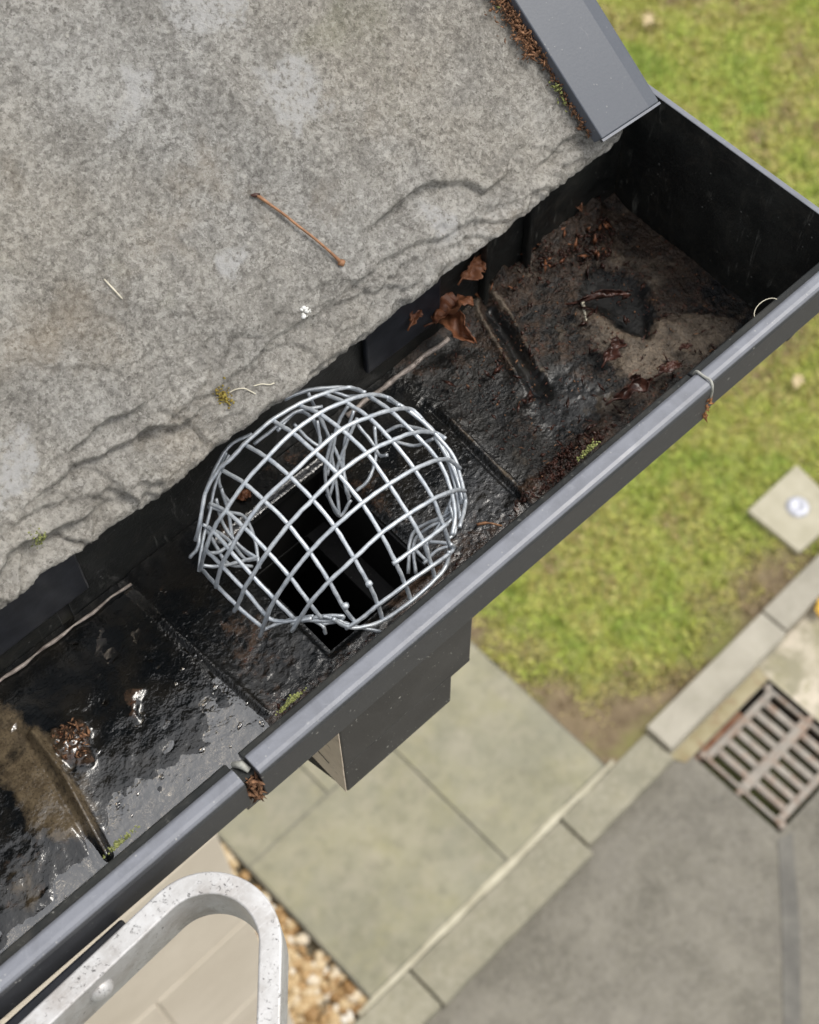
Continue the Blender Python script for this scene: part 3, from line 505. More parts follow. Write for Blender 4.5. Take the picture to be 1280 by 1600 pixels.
def grass():
    n = 270000
    x = nrg.uniform(lawn_x0, 8.6, n); y = nrg.uniform(0.965, 6.4, n)
    keep = (y < 0.62 * x + 2.6) & (y > 0.975 + 0.03 * nrg.random(n))
    sq = [(p[0], p[1]) for p in SQ]
    keep &= poly_sd(x, y, sq) < 0.0
    edge = np.minimum(x - lawn_x0, y - 0.985)
    bare = fbm(x, y, 3.1, 31, 3)
    keep &= nrg.random(n) < np.clip(0.34 + edge * 6.0 + bare * 1.0, 0.10, 1)
    x, y = x[keep], y[keep]; n = len(x); edge = edge[keep]
    L = nrg.uniform(0.02, 0.042, n); wd = nrg.uniform(0.0025, 0.005, n); an = nrg.uniform(0, 2 * np.pi, n); lean = nrg.uniform(0.4, 1.3, n)
    z0 = 0.012 * fbm(x, y, 1.6, 5) - 0.036
    dx, dy = np.cos(an), np.sin(an)
    V = np.zeros((n, 4, 3))
    V[:, 0] = np.stack([x - dy * wd, y + dx * wd, z0], -1); V[:, 1] = np.stack([x + dy * wd, y - dx * wd, z0], -1)
    mx, my, mz = x + dx * L * 0.5 * lean * 0.6, y + dy * L * 0.5 * lean * 0.6, z0 + L * 0.6
    V[:, 2] = np.stack([mx + dy * wd * .7, my - dx * wd * .7, mz], -1)
    V[:, 3] = np.stack([x + dx * L * lean, y + dy * L * lean, z0 + L * (1.15 - 0.45 * lean)], -1)
    b = np.arange(n)[:, None] * 4
    F = np.concatenate([b + np.array([[0, 1, 2]]), b + np.array([[0, 2, 3]])], 0)
    t = 0.41 + 0.58 * fbm(x, y, 2.6, 77, 4) + 0.45 * fbm(x, y, 9.0, 78, 3) + nrg.normal(0, 0.13, n) - 0.22 * np.clip(1 - edge / 0.3, 0, 1)
    mesh('grass', V.reshape(-1, 3), F, M_GRASS, kind='stuff', attrs={'tint': np.repeat(np.clip(t, 0, 1), 4)})
grass()

# path of large flags
path = box('path', 0.672, 2.024, 0.985, 8.0, -0.30, -0.005, M_JOINT, kind='structure')
def slab(x0, x1, y0, y1, dz=0.0):
    o = box('flagstone', x0 + 0.004, x1 - 0.004, y0 + 0.004, y1 - 0.004, -0.0045, 0.0015 + dz, M_SLAB, path, bev=0.006, origin=((x0 + x1) / 2, (y0 + y1) / 2, 0))
    return o
slab(0.675, 1.440, 0.985, 1.703); slab(1.440, 2.020, 0.985, 2.25, 0.003)
slab(0.675, 1.112, 1.703, 2.45, -0.002); slab(1.112, 1.440, 1.703, 2.25, 0.002)
slab(1.440, 2.020, 2.25, 3.1); slab(1.112, 1.440, 2.25, 3.1, 0.002); slab(0.675, 1.112, 2.45, 3.1)

def jstrip():
    n = 160
    xs = np.linspace(0.60, 2.06, n)
    w0 = 0.962 + 0.004 * fbm(xs, xs * 0, 9, 3); w1 = 0.986 + 0.004 * fbm(xs, xs * 0 + 3, 11, 4)
    wid = np.clip(0.75 + 0.45 * np.sin((xs - 0.6) * 2.1) ** 2 + 0.25 * fbm(xs, xs * 0, 16, 6), 0.35, 1.3)
    mid = (w0 + w1) / 2; hw = (w1 - w0) / 2 * wid
    V = np.stack([np.stack([xs, mid - hw, xs * 0 + 0.002], -1), np.stack([xs, mid, xs * 0 + 0.007], -1), np.stack([xs, mid + hw, xs * 0 + 0.002], -1)], 1).reshape(-1, 3)
    mesh('mortar_strip', V, grid_faces(n, 3), M_STRIP, kerb, smooth=True)

kerb = box('kerb', -0.30, 6.6, 0.842, 0.962, -0.30, -0.032, M_BED, kind='structure')
def kstone(x0, x1, y0, y1, top):
    V = []
    # a stone with gently uneven top and rough long edges
    nx, ny = 14, 4
    xs = np.linspace(x0 + 0.005, x1 - 0.005, nx); ys = np.linspace(y0, y1, ny)
    X, Y = np.meshgrid(xs, ys, indexing='ij')
    Y = Y + np.where((Y - y0) < 1e-6, 0.006 * fbm(X, Y, 14, int(x0 * 100)), 0)
    T = np.stack([X, Y, top + 0.003 * fbm(X, Y, 9, 2)], -1).reshape(-1, 3)
    B = np.stack([X, Y, X * 0 - 0.14], -1).reshape(-1, 3)
    F = [tuple(f) for f in grid_faces(nx, ny)]
    N = nx * ny
    ring = [i * ny for i in range(nx)] + [(nx - 1) * ny + j for j in range(1, ny)] + [i * ny + ny - 1 for i in range(nx - 2, -1, -1)] + [j for j in range(ny - 2, 0, -1)]
    for a, c in zip(ring, ring[1:] + ring[:1]): F.append((a, a + N, c + N, c))
    o = mesh('kerb_stone', np.concatenate([T, B]), F, M_KERBR if top > 0.01 else M_KERB, kerb, origin=((x0 + x1) / 2, (y0 + y1) / 2, 0))
    bevel(o, 0.006)
    return o
for k, (a, c, y0, y1, tp) in enumerate([(-0.30, 0.3, .80, .962, 0), (0.3, .857, .775, .962, 0.002), (.857, 1.72, .770, .962, -.004), (1.72, 2.257, .805, .962, 0.0),
                     (2.257, 3.026, .835, .975, .03), (3.026, 3.80, .845, .978, .03), (3.80, 4.6, .845, .978, .03), (4.6, 5.4, .845, .978, .03), (5.4, 6.4, .845, .978, .03)]):
    kstone(a, c, y0, y1, tp)
jstrip()

# road with the opening of the drain
gX0, gX1, gY0, gY1 = 2.345, 2.845, 0.300, 0.765
def ring_sheet(name, x0, x1, y0, y1, a0, a1, b0, b1, z, mat, **k):
    V = [(x0, y0, z), (a0, y0, z), (a1, y0, z), (x1, y0, z), (x0, b0, z), (a0, b0, z), (a1, b0, z), (x1, b0, z),
         (x0, b1, z), (a0, b1, z), (a1, b1, z), (x1, b1, z), (x0, y1, z), (a0, y1, z), (a1, y1, z), (x1, y1, z)]
    F = []
    for r in range(3):
        for c in range(3):
            if (r, c) == (1, 1): continue
            i = r * 4 + c; F.append((i, i + 1, i + 5, i + 4))
    return mesh(name, V, F, mat, **k)
ring_sheet('road', -8, 14, -9, 0.90, gX0, gX1, gY0, gY1, RZ, M_ROAD, kind='structure')
mesh('road_patch', [(p[0], p[1], RZ + 0.004) for p in TAR], [tuple(range(len(TAR)))[::-1]], M_TAR, kind='structure')
ap = [(2.846, 0.30), (2.846, 0.765), (2.86, 0.842), (3.10, 0.844), (3.6, 0.840), (3.55, 0.55), (3.30, 0.30)]
mesh('concrete_apron', [(x, y, RZ + 0.005) for x, y in ap], [tuple(range(len(ap)))[::-1]], M_APRON, kind='structure')
ap2 = [(2.30, 0.768), (2.845, 0.768), (2.858, 0.842), (2.26, 0.838)]
mesh('gutter_channel', [(x, y, RZ + 0.0055) for x, y in ap2], [(0, 1, 2, 3)], simple('mossy_channel', (0.26, 0.225, 0.125), (0.36, 0.32, 0.21), 8, 0.9, 0.004, extra=[(14, 0.5, 0.7, 0.7, (0.20, 0.09, 0.05))]), kind='structure')

drain = thing('storm_drain', 'rusty cast iron drain grate with two columns of slots beside the kerb', 'drain grate', (2.595, 0.53, RZ))
V = box_v(gX0 + .001, gX1 - .001, gY0 + .001, gY1 - .001, RZ - 0.42, RZ - 0.002)
mesh('pit', V, [(0, 1, 2, 3), (0, 4, 5, 1), (1, 5, 6, 2), (2, 6, 7, 3), (3, 7, 4, 0)], M_PIT, drain)
ix0, ix1, iy0, iy1 = 2.372, 2.822, 0.318, 0.738
def rail(nm, a0, a1, b0, b1): return box(nm, a0, a1, b0, b1, RZ - 0.028, RZ + 0.002, M_IRON, drain, bev=0.004)
rail('grate_frame', ix0, ix0 + .018, iy0, iy1); rail('grate_frame', ix1 - .018, ix1, iy0, iy1)
rail('grate_frame', ix0 + .0181, ix1 - .0181, iy0, iy0 + .034); rail('grate_frame', ix0 + .0181, ix1 - .0181, iy1 - .034, iy1)
ym = (iy0 + iy1) / 2
rail('cross_bar', ix0 + .0182, ix1 - .0182, ym - .024, ym + .024)
pitch = (ix1 - ix0 - .018) / 7
for k in range(1, 7):
    xc = ix0 + .009 + k * pitch
    for (q0, q1) in ((iy0 + .0342, ym - .0242), (ym + .0242, iy1 - .0342)):
        rail('grate_bar', xc - .0165, xc + .0165, q0, q1)
for (cx, cy) in ((ix0 + .008, iy0 - .004), (ix0 + .008, iy1 + .006), (ix1 - .008, iy1 + .006), (ix1 - .008, iy0 - .004), (ix0 - .006, ym), (ix1 + .006, ym)):
    box('lug', cx - .018, cx + .018, cy - .013, cy + .013, RZ - 0.034, RZ + 0.005, M_IRON, drain, bev=0.006)
box('soil_ledge', gX0 + .003, gX1 - .2, iy1 + .002, gY1 - .002, RZ - 0.2, RZ - 0.012, M_RUSTSOIL, drain)

# square marker stone with its metal cap
mk = thing('marker_stone', 'pale square concrete marker with a round metal cap set in the lawn', 'marker stone', (CAP[0], CAP[1], 0))
cx_, cy_ = CAP[0], CAP[1]
sq = [(p[0], p[1]) for p in SQ]
V = [(x, y, -0.10) for x, y in sq] + [(x, y, 0.004) for x, y in sq]
o = mesh('marker_slab', V, [(0, 1, 2, 3), (7, 6, 5, 4)] + [(i, i + 4, (i + 1) % 4 + 4, (i + 1) % 4) for i in range(4)], M_MARK, mk); bevel(o, 0.006)
bm = bmesh.new(); bmesh.ops.recalc_face_normals(bm, faces=bm.faces)
prof = [(0.000, 0.013), (0.018, 0.012), (0.024, 0.016), (0.030, 0.017), (0.044, 0.015), (0.052, 0.010), (0.055, 0.004)]
V, F = [], []
NS = 28
for r_, z_ in prof[1:]:
    for k in range(NS):
        t_ = 2 * math.pi * k / NS; V.append((cx_ + r_ * math.cos(t_), cy_ + r_ * math.sin(t_), z_))
V.append((cx_, cy_, prof[0][1]))
for r_ in range(len(prof) - 2):
    for k in range(NS): F.append((r_ * NS + k, (r_ + 1) * NS + k, (r_ + 1) * NS + (k + 1) % NS, r_ * NS + (k + 1) % NS))
for k in range(NS): F.append((len(V) - 1, k, (k + 1) % NS))
mesh('metal_cap', V, F, M_CAP, mk, smooth=True)

# gravel strip beside the house
def gravel():
    bmx = bmesh.new(); bmesh.ops.create_icosphere(bmx, subdivisions=2, radius=1)
    iv = np.array([v.co[:] for v in bmx.verts]); bmx.faces.ensure_lookup_table(); fi = np.array([[v.index for v in f.verts] for f in bmx.faces]); bmx.free()
    VV, FF, TT = [], [], []; off = 0
    for k in range(1500):
        x = rng.uniform(0.33, 0.672); y = rng.uniform(0.97, 2.7)
        s = rng.choice([0.011, 0.014, 0.017, 0.021, 0.026]) * rng.uniform(0.85, 1.2)
        sc = np.array([s * rng.uniform(.9, 1.35), s * rng.uniform(.7, 1.0), s * rng.uniform(.55, .8)])
        a = rng.uniform(0, 6.28); ca, sa = math.cos(a), math.sin(a)
        p = iv * (1 + 0.10 * np.sin(iv * 3.1 + rng.uniform(0, 6))) * sc
        q = np.stack([p[:, 0] * ca - p[:, 1] * sa + min(x, 0.672 - s), p[:, 0] * sa + p[:, 1] * ca + max(y, .965 + s), p[:, 2] - 0.05 + rng.uniform(0, 0.025)], -1)
        VV.append(q); FF.append(fi + off); off += len(iv)
        TT.append(np.full(len(iv), min(1, max(0, rng.betavariate(1.6, 1.4)))))
    mesh('gravel', np.concatenate(VV), np.concatenate(FF), M_GRAVEL, smooth=True, kind='stuff', attrs={'tint': np.concatenate(TT)})
gravel()
mesh('gravel_bed', [(0.30, 0.962, -0.06), (0.674, 0.962, -0.06), (0.674, 8, -0.06), (0.30, 8, -0.06)], [(0, 1, 2, 3)], M_BED, kind='structure')

# ------------------------------------------------------------------ the house under the eaves
house = thing('house', 'house of smooth beige blocks standing below the slate roof', 'house', (-1.5, 3.0, 0))
WX, WY = 0.3555, 1.0
box('wall', -4.0, WX - 0.004, WY + 0.006, 6.0, -0.1, 5.33, M_MORTAR, house)
wall = house.children[0]
zj = H - 3.872
def course(z0, z1, joints):
    js = [-2.6] + joints + [WX]
    for a, c in zip(js[:-1], js[1:]):
        box('wall_block', a + .004 * (a > -2.5), c - .004 * (c < WX), WY, WY + 0.20 + (0.0 if c < WX else 0), z0 + .004, z1 - .004, M_BLOCK, wall, bev=0.003, origin=((a + c) / 2, WY, z0))
course(zj, zj + 0.72, [-1.6, -0.62]); course(zj - 0.72, zj, [-1.95, -0.95, 0.0445]); course(zj - 1.44, zj - 0.72, [-1.6, -0.62])
course(-0.02, zj - 1.44, [-1.95, -0.95]); course(zj + 0.72, zj + 1.44, [-1.95, -0.95, -0.2]); course(zj + 1.44, zj + 2.16, [-1.6, -0.62]); course(zj + 2.16, 5.32, [-1.95, -0.95])

# ------------------------------------------------------------------ roof edge frame
TH = R(-1.3)
cT, sT = math.cos(TH), math.sin(TH)
RIM = H - 0.55
def G(u, v, z):                             # u along the gutter, v towards the house, z from the rim
    return (0.2 + (u - 0.2) * cT - v * sT, 0.1785 + (u - 0.2) * sT + v * cT, RIM + z)
PIT = R(35)
SO = np.array([0.2, 0.288, H - 0.527])
SX = np.array([cT, sT, 0]); SU = np.array([-sT * math.cos(PIT), cT * math.cos(PIT), math.sin(PIT)]); SN = np.cross(SX, SU)
def SL(a, b, n):                            # a along the eave, b up the slope, n off the slate
    return tuple(SO + SX * a + SU * b + SN * n)

box('fascia_board', -1.6, 0.452, 0.1505, 0.172, -0.20, -0.022, M_TIMBER, house, f=G, bev=0.002)
box('soffit_board', -1.6, 0.452, 0.1725, 0.85, -0.135, -0.120, M_TIMBER, house, f=G)
box('barge_board', 0.196, 0.212, 0.045, 1.0, -0.16, -0.030, M_TIMBER, house, f=SL)
box('roof_deck', -1.7, 0.1955, 0.05, 1.0, -0.05, -0.027, M_TIMBER, house, f=SL)

# ------------------------------------------------------------------ the stone slate
def slate():
    ea = np.array([p[0] for p in SLATE_EDGE]); eb = np.array([p[1] for p in SLATE_EDGE])
    A = np.concatenate([np.linspace(-0.62, -0.17, 60, endpoint=False), np.linspace(-0.17, 0.2150, 430)])
    bb = np.concatenate([np.linspace(0, 0.06, 80, endpoint=False), np.linspace(0.06, 0.24, 170, endpoint=False), np.linspace(0.24, 0.62, 30)])
    E0 = np.interp(A, ea, eb) + 0.0009 * fbm(A, A * 0, 260, 3, 4, 0.7) + 0.0011 * np.round(3 * fbm(A, A * 0, 60, 4, 2)) / 3
    a, d = np.meshgrid(A, bb, indexing='ij')
    E = E0[:, None]
    b = E + d + (0.62 - 0.62) * d
    # broad undulation, riven surface
    h = 0.0012 * fbm(a, b, 9, 11, 4) + 0.0007 * fbm(a, b, 70, 12, 5) + 0.0006 * fbm(a, b, 330, 13, 3)
    # conchoidal chips towards the broken lower edge
    left = sstep(0.02, -0.10, a)
    for k, (base, amp, step, fr) in enumerate([(0.004, 0.006, 0.0036, 26), (0.010, 0.012, 0.0032, 17), (0.019, 0.019, 0.0020, 13), (0.030, 0.020, 0.0007, 11)]):
        D = base * (1 + 0.7 * left) + amp * (np.abs(fbm(a, b * 0.4, fr, 41 + k, 4)) * 4 - 1.1) * (0.8 + 0.5 * left) + 0.0028 * fbm(a, b, 130, 51 + k, 5, 0.65)
        w = 0.0007 + 0.0035 * vnoise(a * 25, b * 25, 61 + k) ** 2
        m = 1 - sstep(D - w, D, d)
        h -= step * m * (0.25 + 1.0 * vnoise(a * 17, b * 9, 71 + k))
        h -= 0.0016 * np.exp(-((d - D + 0.0006) / 0.0008) ** 2) * sstep(0.42, 0.7, vnoise(a * 30, b * 30, 81 + k))
    rg = 1 - np.abs(fbm(a * 0.7 + b * 0.5, b * 1.2, 38, 91, 4)) * 3
    h -= 0.0010 * np.clip(rg, 0, 1) ** 3 * sstep(0.055, 0.005, d)
    for k, (P_, dep, reach) in enumerate(CRACKS):
        pa = [p[0] for p in P_]
        wob = 0.0016 * fbm(a, b, 110, 140 + k, 5, 0.65)
        pw = P_ if pa[0] < pa[-1] else P_[::-1]
        dist = seg_dist(a, b + wob, pw)
        side = np.interp(a, [p[0] for p in pw], [p[1] for p in pw]) - (b + wob)
        w_ = 0.0005 + 0.0007 * vnoise(a * 60, b * 60, 150 + k)
        low = sstep(0.0, 1.0, side / w_)
        h -= 2.0 * dep * low * np.exp(-(dist / reach) ** 2) * (0.6 + 0.8 * vnoise(a * 40, b * 40, 160 + k))
        h -= 0.0011 * np.exp(-(dist / 0.0006) ** 2) * sstep(0.25, 0.6, vnoise(a * 45, b * 45, 170 + k))
        h += 0.0006 * (1 - low) * np.exp(-(dist / 0.004) ** 2)
    patch = 0 * a
    for P_ in PATCHES:
        patch = np.maximum(patch, sstep(-0.002, 0.0025, poly_sd(a, b, P_) + 0.0055 * fbm(a, b, 150, 180, 4)))
    h -= 0.0022 * sstep(0.0030, 0.0, d) ** 1.5
    top = np.stack([SL_arr(a, b, h)], 0)[0]
    nu, nv = a.shape
    # broken front face
    rows = []
    for q in np.linspace(0.0, 1, 9)[1:]:
        bo = E0 + 0.0012 * fbm(A, A * 0 + q * 0.05, 120, 5, 4) + 0.003 * math.sin(q * 3.1) * 0.6 + 0.010 * q ** 2
        rows.append(SL_arr(A, bo, h[:, 0] * (1 - q) - 0.023 * q))
    V = [top.reshape(-1, 3)] + [r for r in rows]
    F = [tuple(f) for f in grid_faces(nu, nv)]
    prev = np.arange(nu) * nv; off = nu * nv
    for r in rows:
        cur = off + np.arange(nu)
        for i in range(nu - 1): F.append((prev[i], cur[i], cur[i + 1], prev[i + 1]))
        prev = cur; off += nu
    # underside and side
    bot = SL_arr(A, A * 0 + 0.62, A * 0 - 0.023); V.append(bot); cur = off + np.arange(nu)
    for i in range(nu - 1): F.append((prev[i], cur[i], cur[i + 1], prev[i + 1]))
    last = (nu - 1) * nv
    side = [last + j for j in range(nv)] + [off + nu - 1] + [nu * nv + (k + 1) * nu - 1 for k in range(len(rows) - 1, -1, -1)]
    F.append(tuple(side[::-1]))
    Vn = np.concatenate(V)
    at_ = np.zeros(len(Vn)); at_[:nu * nv] = patch.ravel()
    o = mesh('roof_slate', Vn, F, M_SLATE, smooth=True, origin=SL(0, 0, 0), attrs={'lichen': at_})
    tag(o, 'large weathered grey stone roof slate with a broken lower edge above the gutter', 'roof slate')
    # height lookup for what lies on it
    return lambda aa, dd: float(h[np.argmin(abs(A - aa)), np.argmin(abs(bb - dd))])
def SL_arr(a, b, n):
    a = np.asarray(a, float)[..., None]; b = np.asarray(b, float)[..., None]; n = np.asarray(n, float)[..., None]
    return SO + SX * a + SU * b + SN * n
slate_h = slate()

# slates of the next course, up the roof
for k, (a0, a1) in enumerate([(-0.62, -0.22), (-0.215, 0.195)]):
    o = box('roof_slate', a0, a1, 0.44 + 0.004 * k, 0.98, 0.003, 0.024, M_SLATE, f=SL, bev=0.004, origin=SL(a0, 0.44, 0))
    tag(o, ['upper course stone slate on the left, lapping over the large slate', 'upper course stone slate beside the grey verge trim'][k], 'roof slate')

# ------------------------------------------------------------------ things lying on the slate
def lay(a, b, lift): return Vector(SL(a, b, lift + slate_h(a, b)))
s0, s1 = SPOTS['tw1'], SPOTS['tw2']
tw = thing('twig', 'thin orange brown leaf stalk lying on the grey stone slate', 'twig', lay(s0[0], s0[1], 0.001))
P = []
for k in range(13):
    q = k / 12
    P.append(lay(s0[0] + (s1[0] - s0[0]) * q + 0.0006 * math.sin(q * 3.1), s0[1] + (s1[1] - s0[1]) * q, 0.0012 + 0.001 * math.sin(q * 3)))
rd = [0.0009, 0.0007] + [0.00058] * 9 + [0.0007, 0.0010]
V, F = tube(P, rd, 8); mesh('stalk', V, F, M_TWIG, tw, smooth=True)
V, F = tube([P[0] + Vector((-.0022, .0012, .0005)), P[0] + Vector((-.0008, .0003, 0)), P[0] + Vector((.0012, -.0008, 0))], [0.0003, 0.0010, 0.0006], 8)
mesh('bud', V, F, M_LEAFD, tw, smooth=True)
V, F = tube([P[-1] + Vector((-.0012, .0012, .0)), P[-1], P[-1] + Vector((.0014, .0004, .0004))], [0.0008, 0.0016, 0.0010], 8)
mesh('stalk_base', V, F, M_TWIG, tw, smooth=True)
s0, s1 = SPOTS['st1'], SPOTS['st2']
V, F = tube([lay(s0[0], s0[1], 0.0008), lay((s0[0] + s1[0]) / 2, (s0[1] + s1[1]) / 2, 0.001), lay(s1[0], s1[1], 0.0008)], [0.0003, 0.0004, 0.0002], 6)
tag(mesh('straw', V, F, M_STRAW, origin=V[0]), 'short pale straw lying on the grey stone slate', 'straw')

for lab, pts in (('short white rootlet thread on the slate edge close to the strainer top', THREADS[0]), ('wavy white rootlet thread beside the yellow green moss tuft', THREADS[1])):
    V, F = tube(catmull([lay(a_, b_, 0.0005) for a_, b_ in pts], 5), 0.00028, 6)
    tag(mesh('rootlet', V, F, M_STRAW, smooth=True, origin=V[0]), lab, 'rootlet')

def blob_cluster(center, n, spread, size, fn, seed):
    r = random.Random(seed)
    bmx = bmesh.new(); bmesh.ops.create_icosphere(bmx, subdivisions=1, radius=1)
    iv = np.array([v.co[:] for v in bmx.verts]); bmx.faces.ensure_lookup_table(); fi = np.array([[v.index for v in f.verts] for f in bmx.faces]); bmx.free()
    VV, FF = [], []
    for k in range(n):
        p = fn(r, spread)
        s = size * r.uniform(.5, 1.3)
        VV.append(iv * np.array([s * r.uniform(.6, 1.5), s * r.uniform(.6, 1.5), s * r.uniform(.5, 1.0)]) + np.array(p)); FF.append(fi + k * len(iv))
    return np.concatenate(VV), np.concatenate(FF)
c_ = SPOTS['w1']
V, F = blob_cluster(None, 16, .0016, .0008, lambda r, s: lay(c_[0] + r.gauss(0, s * .75), c_[1] + r.gauss(0, s * .55), -0.0001), 5)
tag(mesh('dropping', V, F, M_WHITE, smooth=True, origin=V[0]), 'small white dropping on the lower part of the stone slate', 'dropping')
c1 = SPOTS['m1']
V, F = blob_cluster(None, 110, .0019, .0005, lambda r, s: lay(c1[0] + r.gauss(0, s * .7), c1[1] + r.gauss(0, s), abs(r.gauss(0, .001))), 6)
tag(mesh('moss_tuft', V, F, M_MOSSO, smooth=True, origin=V[0]), 'tiny yellow green moss tuft in a crack of the slate above the wire strainer', 'moss')
c2 = SPOTS['m2']
V, F = blob_cluster(None, 70, .0024, .0004, lambda r, s: lay(c2[0] + r.gauss(0, s * .8), c2[1] + r.gauss(0, s), abs(r.gauss(0, .0004))), 8)
tag(mesh('moss_tuft', V, F, M_MOSS, smooth=True, origin=V[0]), 'faint green moss tuft near the left end of the slate edge', 'moss')

# ------------------------------------------------------------------ verge trim
def prism(profile, stations, f, closed=True):
    V, F = [], []
    n = len(profile)
    for s in stations:
        for p in profile: V.append(f(s, *p))
    for i in range(len(stations) - 1):
        for k in range(n if closed else n - 1):
            a = i * n + k; b = i * n + (k + 1) % n
            F.append((a, b, b + n, a + n))
    if closed:
        F.append(tuple(range(n - 1, -1, -1))); F.append(tuple((len(stations) - 1) * n + k for k in range(n)))
    return V, F
trim = thing('verge_trim', 'grey plastic verge trim running up the right edge of the slate roof', 'roof trim', SL(0.21, 0.006, 0.008))
pr = [(0.1933, 0.0085), (0.2228, 0.0096), (0.2232, 0.0095), (0.2303, 0.0080), (0.2308, -0.045), (0.2290, -0.045), (0.2286, 0.0062), (0.2224, 0.0074), (0.1951, 0.0064), (0.1949, 0.0012), (0.1931, 0.0012)]
V, F = prism(pr, [0.0075, 0.30, 0.62, 0.98], lambda s, a, n: SL(a, s - (a - 0.21) * 0.05, n))
o = mesh('trim_cover', V, F, M_TRIM, trim); bevel(o, 0.0006, 2)
V, F = prism([(0.1929, 0.00865), (0.2230, 0.00972), (0.2303, 0.0082), (0.2303, 0.0062), (0.2230, 0.0076), (0.1929, 0.0066)], [0.0062, 0.0074], lambda s, a, n: SL(a, s - (a - 0.21) * 0.05, n))
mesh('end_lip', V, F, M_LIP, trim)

# leaf litter packed between slate and trim
def flakes(name, n, place, size, mat, seed, **k):
    r = np.random.default_rng(seed)
    P = np.array([place(r, i) for i in range(n)])
    V = np.zeros((n, 5, 3)); s = size * r.uniform(0.4, 1.5, n)
    ax = r.normal(size=(n, 3)); ax /= np.linalg.norm(ax, axis=1)[:, None]
    t = r.normal(size=(n, 3)); bx = np.cross(ax, t); bx /= np.linalg.norm(bx, axis=1)[:, None]
    cx = np.cross(ax, bx)
    L = r.uniform(.8, 2.2, n)[:, None]; Wd = r.uniform(.25, .8, n)[:, None]
    s = s[:, None]
    V[:, 0] = P - ax * s * L; V[:, 1] = P + bx * s * Wd + cx * s * .2; V[:, 2] = P + ax * s * L; V[:, 3] = P - bx * s * Wd + cx * s * .2; V[:, 4] = P - cx * s * .45
    b = np.arange(n)[:, None] * 5
    F = np.concatenate([b + np.array([q]) for q in ([0, 1, 4], [1, 2, 4], [2, 3, 4], [3, 0, 4], [0, 3, 1], [1, 3, 2])])
    return mesh(name, V.reshape(-1, 3), F, mat, kind='stuff', **k)
def lit_place(r, i):
    b = 0.012 + 0.13 * r.random() ** 1.0
    dens = 1.0 if b > 0.055 else 0.35
    while r.random() > dens:
        b = 0.012 + 0.13 * r.random(); dens = 1.0 if b > 0.055 else 0.30
    w = 0.0065 if b > 0.055 else 0.0028
    return SL(0.1945 - abs(r.normal(0, 1)) * w * 0.62, b, 0.0012 + abs(r.normal(0, .0016)) + 0.0015 * (b > .05))
flakes('leaf_litter', 1900, lit_place, 0.00095, M_LITTER, 3, origin=SL(0.19, 0.05, 0))
flakes('moss_litter', 50, lambda r, i: SL(0.192 - abs(r.normal(0, 1)) * .002, 0.094 + r.normal(0, .006) if i % 2 else 0.035 + r.normal(0, .004), 0.002 + abs(r.normal(0, .0012))), 0.0010, M_MOSS, 4, origin=SL(0.19, 0.05, 0))

# ------------------------------------------------------------------ the gutter
gut = thing('gutter', 'dark grey plastic box gutter with a square outlet, wet and dirty inside', 'gutter', G(0.2, 0.07, -0.093))
def prof(e=0.0, t=0.0):
    """cross-section, e = how far the shell stands proud"""
    return [(-e, -0.0245), (-e, -0.0032 + t), (0.0006 - e, -0.0014 + t), (0.0018 - e, -0.0004 + t), (0.0034 - e, t), (0.0070, t), (0.0086, -0.0012 + t), (0.0090, -0.0040), (0.0128, -0.0046), (0.0136, -0.0062), (0.0128, -0.0085),
            (0.0090, -0.0095), (0.0250, -0.0905), (0.1475, -0.0905), (0.1475, -0.014), (0.1500, -0.014), (0.1500, -0.0930 - e), (0.0228 - e, -0.0930 - e), (0.0060 - e, -0.0245)]
def shell(name, u0, u1, e, t, mats=True):
    V, F = prism(prof(e, t), [u0 + (u1 - u0) * k / 6 for k in range(7)], G)
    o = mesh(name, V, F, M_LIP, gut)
    o.data.materials.append(M_INNER)
    n = 19
    for p in o.data.polygons:
        if len(p.vertices) == 4:
            k = min(v % n for v in p.vertices) if not ({v % n for v in p.vertices} == {0, n - 1}) else n - 1
            if k in (6, 7, 8, 9, 10, 11, 12, 13): p.material_index = 1
    bevel(o, 0.0005, 2)
    return o
shell('gutter_length', -1.5, 0.0822, 0.0, -0.0006)
shell('gutter_length', 0.3482, 0.4555, -0.0006, 0.0)
# the outlet piece: its floor is open above the square outlet
def union():
    V, F = prism(prof(0.0016, 0.0014), [0.0886, 0.3472], G)
    n = 19
    F = [f for f in F if not (len(f) == 4 and {v % n for v in f} in ({12, 13}, {16, 17}))]
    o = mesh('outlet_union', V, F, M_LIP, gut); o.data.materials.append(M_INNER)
    for p in o.data.polygons:
        if len(p.vertices) == 4:
            ks = sorted({v % n for v in p.vertices})
            if len(ks) == 2 and ks[0] in (6, 7, 8, 9, 10, 11, 13): p.material_index = 1
    bevel(o, 0.0005, 2)
    return o
union()
HX0, HX1, HV0, HV1 = 0.1640, 0.2290, 0.0515, 0.1300           # outlet hole (x, v)
def floor_ring():
    z = -0.0905
    us = [0.0886, HX0, HX1, 0.3472]; vs = [0.025, HV0, HV1, 0.1475]
    V = [G(u, v, z) for v in vs for u in us] + [G(u, v, z - .0040) for v in vs for u in us]
    F = []
    for r in range(3):
        for c in range(3):
            if (r, c) == (1, 1): continue
            i = r * 4 + c; F.append((i, i + 1, i + 5, i + 4)); F.append((i + 16, i + 20, i + 21, i + 17))
    for a, c in ((5, 6), (6, 10), (10, 9), (9, 5)): F.append((a, c, c + 16, a + 16))
    mesh('outlet_floor', V, F, M_INNER, gut)
floor_ring()
